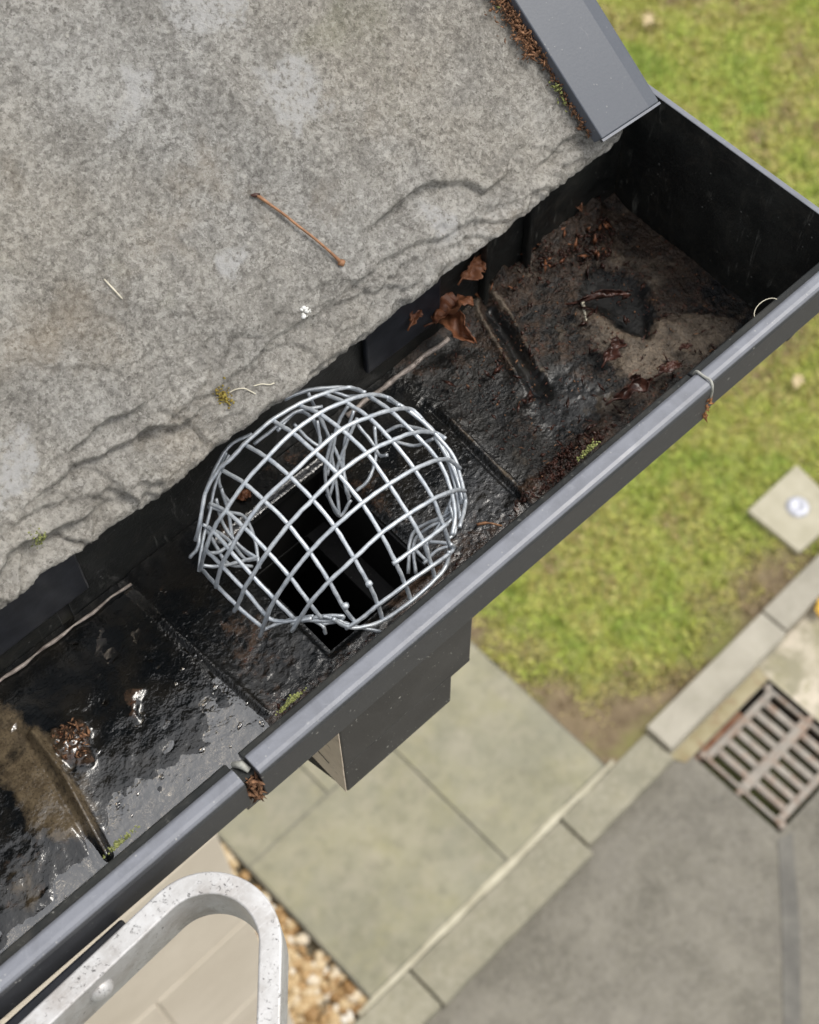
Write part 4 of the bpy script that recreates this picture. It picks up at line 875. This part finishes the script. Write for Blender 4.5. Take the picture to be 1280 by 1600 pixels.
# square outlet box under the floor, wider above and narrower below
def tubebox(name, u0, u1, v0, v1, z0, z1, mat, parent, wall=0.002, bottom=False):
    V = [G(u, v, z) for z in (z0, z1) for (u, v) in ((u0, v0), (u1, v0), (u1, v1), (u0, v1))] + \
        [G(u, v, z) for z in (z0, z1) for (u, v) in ((u0 + wall, v0 + wall), (u1 - wall, v0 + wall), (u1 - wall, v1 - wall), (u0 + wall, v1 - wall))]
    F = []
    for k in range(4):
        j = (k + 1) % 4
        F += [(k, j, j + 4, k + 4), (k + 8, k + 12, j + 12, j + 8), (k, k + 8, j + 8, j), (k + 4, j + 4, j + 12, k + 12)]
    o = mesh(name, V, F, mat, parent); bevel(o, 0.0012, 2)
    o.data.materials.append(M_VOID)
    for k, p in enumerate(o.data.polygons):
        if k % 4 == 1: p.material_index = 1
    return o
outlet = tubebox('outlet_box', 0.1445, 0.2300, 0.0240, 0.1360, -0.1540, -0.0947, M_BOX, gut)
box('step_plate', 0.2160, 0.2298, 0.0242, 0.1358, -0.1570, -0.1541, M_BOX, gut, f=G)
spigot = tubebox('outlet_spigot', 0.1447, 0.2174, 0.0242, 0.1360, -0.1905, -0.1542, M_BOX, gut)
for ob, par in (([(0.0245, -0.1535), (0.1350, -0.1535), (0.1350, -0.0950), (0.0245, -0.0950)], outlet), ([(0.0247, -0.1903), (0.1350, -0.1903), (0.1350, -0.1536), (0.0247, -0.1536)], spigot)):
    V = [G(0.1439, v, z) for v, z in ob] + [G(0.14445, v, z) for v, z in ob]
    n = len(ob)
    F = [tuple(range(n)), tuple(range(2 * n - 1, n - 1, -1))] + [(k, k + n, (k + 1) % n + n, (k + 1) % n) for k in range(n)]
    sp_ = mesh('side_panel', V, F, M_SIDE, par); sp_['label'] = 'beige stained side of the outlet'
V, F = tube([Vector(G(0.1432, 0.066, -0.128)), Vector(G(0.1430, 0.056, -0.140)), Vector(G(0.1432, 0.050, -0.150))], [0.0016, 0.0042, 0.0020], 8)
mesh('clip', V, F, M_RUBBER, outlet, smooth=True)
V, F = tube([Vector(G(0.1438, 0.110, -0.158)), Vector(G(0.1437, 0.066, -0.164)), Vector(G(0.1438, 0.036, -0.170))], 0.00025, 6)
mesh('crack', V, F, M_RUBBER, spigot)
# elbow that leads back under the soffit
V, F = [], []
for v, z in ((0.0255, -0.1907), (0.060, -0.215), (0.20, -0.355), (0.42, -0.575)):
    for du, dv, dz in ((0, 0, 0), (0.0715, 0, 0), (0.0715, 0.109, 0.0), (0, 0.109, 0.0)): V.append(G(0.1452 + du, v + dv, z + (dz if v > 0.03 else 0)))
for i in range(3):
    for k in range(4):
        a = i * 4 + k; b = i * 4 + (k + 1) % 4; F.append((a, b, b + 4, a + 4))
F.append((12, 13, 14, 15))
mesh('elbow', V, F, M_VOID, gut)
# end cap
cap_pr = [(0.0005, -0.0245), (0.0005, -0.0012), (0.002, 0.0012), (0.1515, 0.0012), (0.1515, -0.0945), (0.0225, -0.0945), (0.0055, -0.0245)]
V, F = prism(cap_pr, [0.4557, 0.4590], G)
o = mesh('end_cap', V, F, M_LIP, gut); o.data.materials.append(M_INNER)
for p in o.data.polygons:
    if len(p.vertices) == 7 and p.index == len(F) - 2: p.material_index = 1
bevel(o, 0.0006, 2)
# front seams inside the lip: dark joint line and pale sealant bead at the right joint
bead = []
for (v, z) in [(0.0100, -0.0030), (0.0086, 0.0016), (0.0050, 0.0020), (0.0010, 0.0018), (-0.0014, -0.0010), (-0.0018, -0.0075)]:
    bead.append(Vector(G(0.3478 + 0.0006 * math.sin(v * 700), v, z)))
V, F = tube(catmull(bead, 5), 0.00065, 8); mesh('sealant_bead', V, F, M_SILL, gut, smooth=True)
box('joint_insert', 0.0815, 0.0892, 0.0022, 0.0098, -0.024, -0.0042, M_INNER, gut, f=G)
V, F = tube([Vector(G(0.0840, 0.0105, -0.0040)), Vector(G(0.0862, 0.0075, -0.0022)), Vector(G(0.0872, 0.0040, -0.0030))], [0.0012, 0.0017, 0.0013], 8)
mesh('joint_clip', V, F, M_SILL, gut, smooth=True)
# light glint modelled as a pale strip along back wall and floor, two lengths
for (p, q, nn) in (((-0.02, 0.1440), (0.118, 0.1415), 26), ((0.255, 0.1420), (0.325, 0.1410), 18)):
    pts = []
    for k in range(nn):
        t_ = k / (nn - 1); u = p[0] + (q[0] - p[0]) * t_
        pts.append(Vector(G(u, p[1] + (q[1] - p[1]) * t_ + 0.0004 * math.sin(u * 310), -0.0868 + 0.0003 * math.sin(u * 190))))
    V, F = tube(pts, [0.0004 + 0.0007 * abs(math.sin(k * 0.83)) * (0.4 + 0.6 * math.sin(k / nn * 3.1)) for k in range(nn)] if nn == 26 else [0.0016 - 0.0004 * abs(math.sin(k * .9)) for k in range(nn)], 8)
    mesh('floor_glint', V, F, M_GLINT, gut, smooth=True)
# stiffening ribs on the back wall
for u in (0.352, 0.383):
    box('back_rib', u, u + 0.0035, 0.1425, 0.1474, -0.088, -0.02, M_INNER, gut, f=G, bev=0.001)
for u0, u1 in ((0.02, 0.10), (0.272, 0.322)):
    box('back_clip', u0, u1, 0.1440, 0.1473, -0.070, -0.02, M_RUBBER, gut, f=G, bev=0.001)

# ------------------------------------------------------------------ mud, grit and water on the gutter floor
FZ = RIM - 0.0903
def floor_layer():
    us = np.concatenate([np.linspace(-0.45, -0.06, 60, endpoint=False), np.linspace(-0.06, 0.4550, 690)]); vs = np.linspace(0.0253, 0.1472, 165)
    u, v = np.meshgrid(us, vs, indexing='ij')
    x = 0.2 + (u - 0.2) * cT - v * sT; y = 0.1785 + (u - 0.2) * sT + v * cT
    nz = 0.0035 * fbm(x, y, 60, 21, 4) + 0.0012 * fbm(x, y, 260, 22, 3)
    inside = lambda k, w=0.003: sstep(-w, w, poly_sd(x, y, PG[k]) + nz)
    right = sstep(0.285, 0.305, x); mid = sstep(0.118, 0.124, x) * (1 - right)
    left = 1 - sstep(0.114, 0.124, x)
    grit = np.abs(fbm(x, y, 190, 23, 4)); lump = fbm(x, y, 75, 24, 4); soft = fbm(x, y, 22, 25, 4)
    z = 0.0004 + 0 * x
    bare = 0 * x
    mud = 0.0 * left + mid * (0.16 + 0.55 * sstep(0.066, 0.034, v)) + 0.50 * right  # less mud at the back, blackened for the wet shadow inside the cage
    mud = mud + (0.45 * soft + 0.30 * lump) * (mid + right)
    tan = 0.0 * x + 0.22 * right + (0.45 * soft - 0.30 * lump) * right + 0.06 * mid
    wet = 1.0 * left + mid * (0.95 - 0.35 * sstep(0.062, 0.030, v)) + 0.22 * right
    # fine wet orange-peel on the left
    z += left * (0.0006 + 0.00042 * fbm(x, y, 120, 27, 4) + 0.0006 * soft + 0.030 * np.clip(v - 0.060, -0.022, 0.02) + 0.0006 * np.maximum(0, fbm(x, y, 75, 29, 4)))
    z += mid * (0.0008 + (0.0008 * np.maximum(lump, 0) + 0.0016 * grit) * (0.25 + 0.75 * sstep(0.07, 0.03, v)))
    z += right * (0.0020 + 0.0010 * lump + 0.0014 * grit + 0.0014 * soft)
    # far corner mound of composted leaves
    m = inside('moundback', 0.008); z += m * (0.006 + 0.006 * np.maximum(lump, -0.2) + 0.003 * grit); mud += 0.35 * m; tan -= 0.10 * m
    m = inside('tan', 0.006); tan += 0.55 * m; z += m * (0.0022 + 0.001 * soft)
    m = inside('tan2', 0.006); tan += 0.40 * m; z += 0.0015 * m
    m = inside('grey', 0.006); tan += 0.10 * m; mud -= 0.30 * m; wet += 0.35 * m; z = z * (1 - 0.7 * m) + 0.0008 * m; bare += 0.72 * m
    m = inside('front', 0.005); mud += 0.5 * m; z += m * (0.002 + 0.003 * np.maximum(lump, 0)); tan -= 0.3 * m
    for k in ('dark1', 'dark2'):
        m = inside(k, 0.006); mud -= 0.38 * m; tan -= 0.5 * m; wet += 0.05 * m; z = z * (1 - 0.75 * m) + 0.0006 * m; bare += 0.6 * m
    m = inside('pit', 0.006); mud *= 1 - m; tan *= 1 - m; z += 0.0035 * np.exp(-np.maximum(-poly_sd(x, y, PG['pit']), 0) / 0.007) * (1 - m); z -= m * (z - 0.0001 - 0.0012 * np.maximum(soft, 0)); wet -= 0.3 * m; bare += 0.8 * m
    rim = np.exp(-((poly_sd(x, y, PG['pit']) + nz * .6 + 0.002) / 0.0022) ** 2); z += 0.0006 * rim * np.maximum(lump, 0)
    m = inside('silt', 0.008); tan += (0.60 + 0.25 * soft) * m * (1 - mid); z += 0.0011 * m; z -= m * left * 0.0005 * fbm(x, y, 120, 27, 4)
    m = inside('silt2', 0.006); tan += 0.30 * m + 0.25 * m * lump; mud += 0.3 * m; z += m * (0.0008 + 0.0022 * np.maximum(lump, 0))
    for k in ('clump', 'clump2'):
        m = inside(k, 0.003); mud += 0.9 * m; z += m * (0.002 + 0.003 * grit + 0.002 * np.maximum(lump, 0))
    # seams and ridges
    d = seg_dist(x, y, LN['uR']); z += 0.0012 * np.exp(-(d / 0.0013) ** 2); sgn = x - np.interp(y, [LN['uR'][2][1], LN['uR'][0][1]], [LN['uR'][2][0], LN['uR'][0][0]])
    z -= 0.0018 * np.exp(-(((sgn + 0.0036)) / 0.0014) ** 2) * (d < 0.012); tan += 0.50 * np.exp(-(d / 0.0010) ** 2); mud -= 0.5 * np.exp(-((sgn + 0.0036) / 0.0014) ** 2) * (d < .012)
    d = seg_dist(x, y, LN['uL']); z += 0.0022 * np.exp(-(d / 0.0016) ** 2); mud -= 0.3 * np.exp(-(d / 0.002) ** 2)
    z += 0.0010 * sstep(0.0, 0.003, x - 0.122) * mid
    d = seg_dist(x, y, LN['rib']); rb = np.exp(-(d / 0.0019) ** 2); z += 0.0042 * rb; tan += 0.28 * rb; mud += 0.2 * rb
    sg = x - np.interp(y, [LN['rib'][2][1], LN['rib'][0][1]], [LN['rib'][2][0], LN['rib'][0][0]])
    z -= 0.0012 * np.exp(-((sg + 0.0042) / 0.0015) ** 2) * (d < 0.01)
    d = seg_dist(x + nz * .5, y, LN['gr']); gv = np.exp(-(d / (0.0044 + nz * .4)) ** 2); z = z - gv * (z + 0.0004); mud -= 0.8 * gv; tan -= 0.6 * gv; wet += 0.0 * gv; bare += 0.9 * gv; wet += 0.2 * gv
    rg = np.exp(-((d - 0.0068 + nz * .5) / 0.0014) ** 2) * sstep(-0.3, 0.3, soft + .2); z += 0.0020 * rg; tan += 0.55 * rg
    # silt banked against the walls
    bank = np.exp(-(v - 0.0253) / 0.005); z += (right + mid * 0.6) * 0.0035 * bank * (0.5 + np.maximum(lump + .3, 0)); mud += 0.3 * bank * (right + mid)
    bank = np.exp(-(0.1472 - v) / 0.009); z += (right + 0.15 * mid) * (0.003 + 0.003 * vnoise(x * 60, y * 60, 5)) * bank * (0.6 + np.maximum(lump, 0)); mud += 0.3 * bank * right
    z = np.clip(z, -0.0001, 0.02)
    # open above the outlet, with a ragged rim of grit
    hs_ = poly_sd(x, y, [G(HX0, HV0, 0)[:2], G(HX1, HV0, 0)[:2], G(HX1, HV1, 0)[:2], G(HX0, HV1, 0)[:2]])
    z *= sstep(0.0, -0.004, hs_)
    F = grid_faces(*u.shape)
    fc = hs_.ravel()[F].max(1)
    F = F[fc < 0.0012]
    V = np.stack([x, y, FZ + z], -1).reshape(-1, 3)
    o = mesh('gutter_mud', V, F, M_FLOOR, smooth=True, kind='stuff', attrs={'bare': np.clip(bare, 0, 1), 'mud': np.clip(mud, 0, 1), 'tan': np.clip(tan, 0, 1), 'wet': np.clip(wet, 0, 1)}, origin=G(0.2, 0.07, -0.09))
floor_layer()

def water():
    us = np.linspace(-0.45, 0.1215, 60); vs = np.linspace(0.0252, 0.1470, 20)
    u, v = np.meshgrid(us, vs, indexing='ij')
    x = 0.2 + (u - 0.2) * cT - v * sT; y = 0.1785 + (u - 0.2) * sT + v * cT
    V = np.stack([x, y, 0 * x + FZ + 0.00120], -1).reshape(-1, 3)
    mesh('rainwater', V, grid_faces(*u.shape), M_WATER, smooth=True, kind='stuff', origin=G(0.0, 0.07, -0.09))
water()

def drops():
    r = random.Random(91)
    bmx = bmesh.new(); bmesh.ops.create_uvsphere(bmx, u_segments=12, v_segments=8, radius=1)
    iv = np.array([v.co[:] for v in bmx.verts]); bmx.faces.ensure_lookup_table(); fi = [tuple(v.index for v in f.verts) for f in bmx.faces]; bmx.free()
    VV, FF = [], []
    for k in range(80):
        u = r.uniform(-0.03, 0.150); v = 0.028 + 0.085 * r.random() ** 1.6
        if u > 0.12 and v > 0.075: continue
        s = r.choice([0.0004, 0.0005, 0.0006, 0.0008, 0.0010]) * r.uniform(.7, 1.2)
        p = iv * (1 + 0.18 * np.sin(iv[:, [1, 0, 2]] * 2.3 + r.uniform(0, 6))) * np.array([s * r.uniform(.8, 1.9), s, s * 0.25])
        c = np.array(G(u, v, -0.0884)); off = len(VV) * len(iv)
        VV.append(p + c); FF += [tuple(i + off for i in f) for f in fi]
    mesh('water_drops', np.concatenate(VV), FF, M_WATER, smooth=True, kind='stuff', origin=G(0.05, 0.05, -0.09))
drops()

# ------------------------------------------------------------------ the wire strainer
cc = Vector((CAGE[0], CAGE[1], CAGE[2] + H))
cage = thing('wire_strainer', 'domed galvanised wire mesh strainer sitting over the gutter outlet', 'strainer', (cc.x, cc.y, FZ))
for kind_, pts in WIRES:
    P = [Vector((p[0], p[1], p[2] + H)) for p in pts]
    if kind_ == 'S':
        V, F = tube([P[0], P[0].lerp(P[1], .5), P[1]], [0.0013, 0.0016, 0.0014], 8)
    else:
        Q = catmull(P, 7)
        rr = 0.00096 if kind_ != 'I' else 0.00086
        jit = [Vector((rng.gauss(0, .00007), rng.gauss(0, .00007), rng.gauss(0, .00007))) for _ in Q]
        Q = [q + (jit[i] + jit[max(0, i - 1)]) * .6 for i, q in enumerate(Q)]
        V, F = tube(Q, [rr * (1 + 0.05 * math.sin(i * 1.7)) for i in range(len(Q))], 8)
    mesh('wire', V, F, M_WIRE, cage, smooth=True)

# ------------------------------------------------------------------ dead leaves in the gutter
def leaf(name, base, tip, width, curl, fold, lobes, mat, label, seed, cat='leaf', roll=0.0, group=None, droop=0.0, stem=True):
    r = random.Random(seed)
    rag = [[r.uniform(0.72, 1.12) for _ in range(24)] for _ in range(2)]
    ph = [r.uniform(0, 6) for _ in range(4)]
    B = Vector((base[0], base[1], base[2] + H)); T = Vector((tip[0], tip[1], tip[2] + H))
    ax = (T - B); L = ax.length; ax.normalize()
    sd_ = ax.cross(Vector((0, 0, 1))).normalized(); up = sd_.cross(ax)
    if roll:
        q = Matrix.Rotation(roll, 3, ax); sd_ = q @ sd_; up = q @ up
    nu, nv = 22, 11
    V = []
    for i in range(nu):
        t = i / (nu - 1)
        w = width * (math.sin(math.pi * min(1, t * 0.96 + 0.03)) ** 0.75) * (1 + (0.35 * math.sin(t * lobes * 2 * math.pi) if lobes else 0))
        for j in range(nv):
            s = (j / (nv - 1) * 2 - 1)
            s *= 1 + (rag[s > 0][i] - 1) * abs(s)
            ang = s * curl
            if abs(curl) > 0.05:
                off = sd_ * (math.sin(ang) / curl * w) + up * ((1 - math.cos(ang)) / curl * w)
            else:
                off = sd_ * (s * w)
            off += up * (abs(s) * fold * w + 0.16 * width * math.sin(t * 9 + s * 4 + ph[0]) + 0.10 * width * math.sin(t * 21 - s * 7 + ph[1])) + sd_ * (0.12 * width * math.sin(t * 13 + ph[2]))
            V.append(B + ax * (t * L) + off + up * (0.10 * L * math.sin(t * 3.0) - droop * L * t * t) + Vector((r.gauss(0, .00018), r.gauss(0, .00018), r.gauss(0, .00018))))
    F = [tuple(f) for f in grid_faces(nu, nv)]
    root = thing(name, label, cat, B, group)
    o = mesh('leaf_blade', V, F, mat, root, smooth=True)
    sm = o.modifiers.new('thickness', 'SOLIDIFY'); sm.thickness = 0.0003
    if stem:
        mid = [V[i * nv + nv // 2] + up * 0.0003 for i in range(0, nu, 3)]
        mid = [B - ax * (0.22 * L) + Vector((0, 0, -0.0006))] + mid
        v2, f2 = tube(mid, [0.0006] + [0.0005 - 0.00035 * k / len(mid) for k in range(len(mid) - 1)], 6)
        mesh('leaf_stalk', v2, f2, mat, root, smooth=True)
    return root
LL = LEAVES
leaf('dead_leaf', LL['oak'][0], LL['oak'][1], 0.0075, 1.3, 0.2, 0, M_LEAF, 'curled brown leaf hanging point down in front of the pale light streak', 3, roll=0.5)
leaf('dead_leaf', LL['oak2'][0], LL['oak2'][1], 0.0105, 0.5, 0.25, 2.5, M_LEAF, 'crumpled lobed brown leaf behind the curled leaf under the slate edge', 5, roll=-0.4)
leaf('dead_leaf', LL['red'][0], LL['red'][1], 0.0060, 0.7, 0.3, 0, M_LEAF, 'reddish brown leaf tucked under the slate edge against the back wall', 8, roll=0.9)
leaf('dead_leaf', LL['small'][0], LL['small'][1], 0.0035, 0.6, 0.2, 0, M_LEAF, 'small orange brown leaf tip at the slate edge above the strainer', 9, roll=0.6)
leaf('dead_leaf', LL['curl'][0], LL['curl'][1], 0.0042, 2.2, 0.0, 0, M_LEAFD, 'long rolled dark red leaf lying across the black bare patch', 11)
leaf('dead_leaf', LL['crumple'][0], LL['crumple'][1], 0.0055, 1.2, 0.3, 1.5, M_LEAFD, 'small crumpled brown leaf on the mud below the bare patch', 13, roll=0.5)
leaf('dead_leaf', LL['dkred'][0], LL['dkred'][1], 0.0036, 1.0, 0.1, 0, M_LEAFD, 'dark red leaf fragment close to the front rim', 17)
leaf('dead_leaf', LL['clump'][0], LL['clump'][1], 0.0056, 1.6, 0.3, 2, M_LEAFD, 'crushed dark leaf in the crumbs along the front rim', 19, roll=0.3)
leaf('dead_leaf', LL['bit'][0], LL['bit'][1], 0.0020, 0.8, 0.1, 0, M_LEAFD, 'tiny dark leaf scrap on the pale silt near the end cap', 23, stem=False)
leaf('dead_leaf', LL['bit2'][0], LL['bit2'][1], 0.0030, 0.8, 0.2, 0, M_LEAF, 'small orange leaf scrap in the far dark corner of the gutter', 29, stem=False)
leaf('dead_leaf', LL['bit3'][0], LL['bit3'][1], 0.0040, 1.3, 0.3, 1.5, M_LEAFD, 'second crushed leaf scrap beside the front rim crumbs', 31, stem=False)
leaf('dead_leaf', LL['cagebit'][0], LL['cagebit'][1], 0.0035, 0.3, 0.1, 0, M_LEAF, 'flat rusty leaf scrap lying under the wire strainer', 37, stem=False)
a_, b_ = LL['orange']
V, F = tube(catmull([(a_[0], a_[1], a_[2] + H), ((a_[0] + b_[0]) / 2, (a_[1] + b_[1]) / 2 + .001, a_[2] + H + .001), (b_[0], b_[1], b_[2] + H)], 5), [0.0008] * 5 + [0.0005] * 6, 6)
tag(mesh('twig', V, F, M_TWIG, smooth=True, origin=V[0]), 'tiny orange twig on the mud to the right of the strainer', 'twig')
a_, b_ = LN['tw']
V, F = tube(catmull([(a_[0], a_[1], FZ + .006), ((a_[0] + b_[0]) / 2, (a_[1] + b_[1]) / 2, FZ + .005), (b_[0], b_[1], FZ + .0045)], 5), [0.0012 - 0.0001 * k for k in range(11)], 6)
tag(mesh('twig', V, F, M_STRAW, smooth=True, origin=V[0]), 'pale stalk standing in the mud below the rolled dark red leaf', 'twig')

def floor_crumb(poly, z0, zs):
    xs = [p[0] for p in poly]; ys = [p[1] for p in poly]
    def f(r, i):
        for _ in range(60):
            x, y = r.uniform(min(xs), max(xs)), r.uniform(min(ys), max(ys))
            if poly_sd(np.array([x]), np.array([y]), poly)[0] > 0 and y > 0.2065 - 0.0227 * (x - 0.2): break
        return (x, y, FZ + z0 + abs(r.normal(0, zs)))
    return f
flakes('leaf_crumbs', 700, floor_crumb(PG['front'], 0.003, 0.0014), 0.0011, M_LEAFD, 41, origin=G(0.33, 0.03, -0.09))
flakes('leaf_crumbs', 900, floor_crumb(PG['moundback'], 0.009, 0.003), 0.0012, M_LEAFD, 42, origin=G(0.37, 0.12, -0.09))
flakes('leaf_crumbs', 90, floor_crumb(PG['clump'], 0.005, 0.001), 0.0011, M_LITTER, 43, origin=G(0.04, 0.08, -0.09))
flakes('leaf_crumbs', 260, lambda r, i: tuple(np.array(G(0.128 + 0.16 * r.random(), 0.0275 + 0.02 * r.random() ** 1.5, -0.0872 + abs(r.normal(0, .0012))))), 0.0009, M_LEAFD, 44, origin=G(0.2, 0.03, -0.09))
flakes('leaf_crumbs', 1100, lambda r, i: tuple(np.array(G(0.295 + 0.15 * r.random(), 0.02 + 0.12 * r.random(), -0.0850 + abs(r.normal(0, .0014))))), 0.00065, M_LEAFD, 45, origin=G(0.4, 0.06, -0.09))
flakes('leaf_crumbs', 240, lambda r, i: tuple(np.array(G(0.30 + 0.15 * r.random(), 0.03 + 0.11 * r.random(), -0.0846 + abs(r.normal(0, .0012))))), 0.0007, M_LITTER, 48, origin=G(0.4, 0.06, -0.09))
flakes('leaf_crumbs', 160, lambda r, i: tuple(np.array(G(0.30 + 0.13 * r.random(), 0.03 + 0.105 * r.random(), -0.0846 + abs(r.normal(0, .0010))))), 0.0018, M_LEAFD, 49, origin=G(0.4, 0.06, -0.09))
flakes('leaf_crumbs', 70, floor_crumb(PG['moundback'], 0.011, 0.002), 0.0021, M_LEAF, 50, origin=G(0.37, 0.12, -0.09))
flakes('leaf_crumbs', 60, lambda r, i: tuple(np.array(G(0.30 + 0.15 * r.random(), 0.028 + 0.012 * r.random(), -0.0840 + abs(r.normal(0, .001))))), 0.0018, M_LEAF, 51, origin=G(0.37, 0.03, -0.09))
# rusty litter stuck in the open left joint and at the right joint
flakes('joint_litter', 110, lambda r, i: G(0.0855 + r.normal(0, .0012), 0.0015 + r.normal(0, .0012), -0.004 - 0.022 * r.random()), 0.0016, M_LITTER, 46, origin=G(0.0855, 0, -0.01))
flakes('joint_litter', 26, lambda r, i: G(0.3470 + r.normal(0, .0010), -0.0018, -0.006 - 0.018 * r.random()), 0.0012, M_RUST, 47, origin=G(0.347, 0, -0.01))

# moss along the inside of the lip
for i, (k, lab) in enumerate((('a', 'green moss tuft inside the rim near the left joint'), ('b', 'green moss tuft inside the rim right of the strainer'), ('c', 'pale green moss tuft inside the rim at the left'))):
    p = MOSS[k]
    V, F = blob_cluster(None, 130, .0022, .00042, lambda r, s: (p[0] + r.gauss(0, s * 1.5), p[1] + .0002 + abs(r.gauss(0, s * .4)), RIM - .0060 + abs(r.gauss(0, .0007))), 60 + i)
    tag(mesh('moss_tuft', V, F, M_MOSS, smooth=True, origin=V[0]), lab, 'moss')
P = [Vector(G(0.400 + 0.007 * math.sin(q), 0.0115 + 0.0045 * math.cos(q), -0.0045 + 0.001 * math.sin(q))) for q in np.linspace(-1.6, 1.5, 14)]
V, F = tube(P, 0.0002, 6)
tag(mesh('grass_stalk', V, F, M_STRAW, smooth=True, origin=V[0]), 'thin pale curved grass stalk caught inside the rim near the end cap', 'stalk')

# ------------------------------------------------------------------ leaves on the ground
def ground_leaf(p, s, mat, label, seed):
    leaf('fallen_leaf', (p[0], p[1], p[2] + 0.02), (p[0] + s, p[1] + s * 0.4, p[2] + 0.025), s * 0.38, 0.5, 0.1, 0, mat, label, seed)
ground_leaf(GL['l1'], 0.085, M_PLEAF, 'pale fallen leaf on the lawn beyond the verge trim', 3)
ground_leaf(GL['l2'], 0.075, M_PLEAF, 'pale fallen leaf on the lawn beside the right end of the gutter', 4)
ground_leaf((GL['y'][0], GL['y'][1] - 0.02, GL['y'][2] - 0.05), 0.10, M_YLEAF, 'yellow fallen leaf on the kerb edge by the drain', 5)

# ------------------------------------------------------------------ ladder top
lad = thing('ladder', 'scuffed aluminium ladder with its rounded top loop against the gutter', 'ladder', (-0.3, -1.0, RZ))
LZ = H - 0.56
def loop_path():
    P0 = Vector((-0.22, 0.1660)); d1 = Vector((1, 0.0205)).normalized()
    E = Vector((0.0306, 0.1112)); d2 = Vector((-0.684, -0.729)).normalized()
    # intersection of both leg lines
    k = ((E - P0).x * d2.y - (E - P0).y * d2.x) / (d1.x * d2.y - d1.y * d2.x)
    X = P0 + d1 * k
    ang = math.acos(max(-1, min(1, d1.dot(d2))))
    r = LOOP_R; tl = r * math.tan(ang / 2)
    A = X - d1 * tl; nrm = Vector((d1.y, -d1.x)); O = A + nrm * r
    pts = [P0, P0.lerp(A, .5), A]
    st = math.atan2((A - O).y, (A - O).x)
    for i in range(1, 25): pts.append(O + Vector((math.cos(st - ang * i / 24), math.sin(st - ang * i / 24))) * r)
    pts += [pts[-1] + d2 * 0.05, pts[-1] + d2 * 0.13]
    return pts
LOOP_R = 0.0235
lp = loop_path()
hw, dp = 0.0043, 0.030
sec = [(-hw, -dp), (-hw, -0.0005), (-hw + .0005, 0), (hw - .0005, 0), (hw, -0.0005), (hw, -dp), (hw - .0015, -dp - .001), (-hw + .0015, -dp - .001)]
V, F = [], []
for i, p in enumerate(lp):
    d = (lp[min(i + 1, len(lp) - 1)] - lp[max(i - 1, 0)]).normalized(); nn = Vector((-d.y, d.x))
    for (s, z) in sec: V.append((p.x + nn.x * s, p.y + nn.y * s, LZ + z))
n = len(sec)
for i in range(len(lp) - 1):
    for k in range(n):
        a = i * n + k; b = i * n + (k + 1) % n; F.append((a, a + n, b + n, b))
F.append(tuple(range(n))); F.append(tuple((len(lp) - 1) * n + k for k in range(n - 1, -1, -1)))
o = mesh('top_loop', V, F, M_ALU, lad, smooth=False); bevel(o, 0.0003, 2)
bmx = bmesh.new(); bmesh.ops.create_uvsphere(bmx, u_segments=20, v_segments=12, radius=0.0052)
for v in bmx.verts: v.co = Vector((v.co.x - 0.0050, v.co.y * 0.75 + 0.1663, v.co.z + LZ - 0.0125))
V = [v.co[:] for v in bmx.verts]; bmx.faces.ensure_lookup_table(); F = [tuple(v.index for v in f.verts) for f in bmx.faces]; bmx.free()
mesh('rivet', V, F, M_ALU, lad, smooth=True)
box('rubber_pad', -0.20, 0.0170, 0.1758, 0.1826, LZ - 0.045, LZ - 0.0152, M_RUBBER, lad, bev=0.0012)
for (tx, ty) in ((-0.222, 0.166), (lp[-1].x, lp[-1].y - .006)):
    V, F = tube([Vector((tx, ty, LZ - 0.012)), Vector((tx - 0.02, ty - 0.75, 2.7)), Vector((tx - 0.04, ty - 1.5, RZ))], 0.016, 10)
    mesh('rail', V, F, M_ALU, lad, smooth=True)
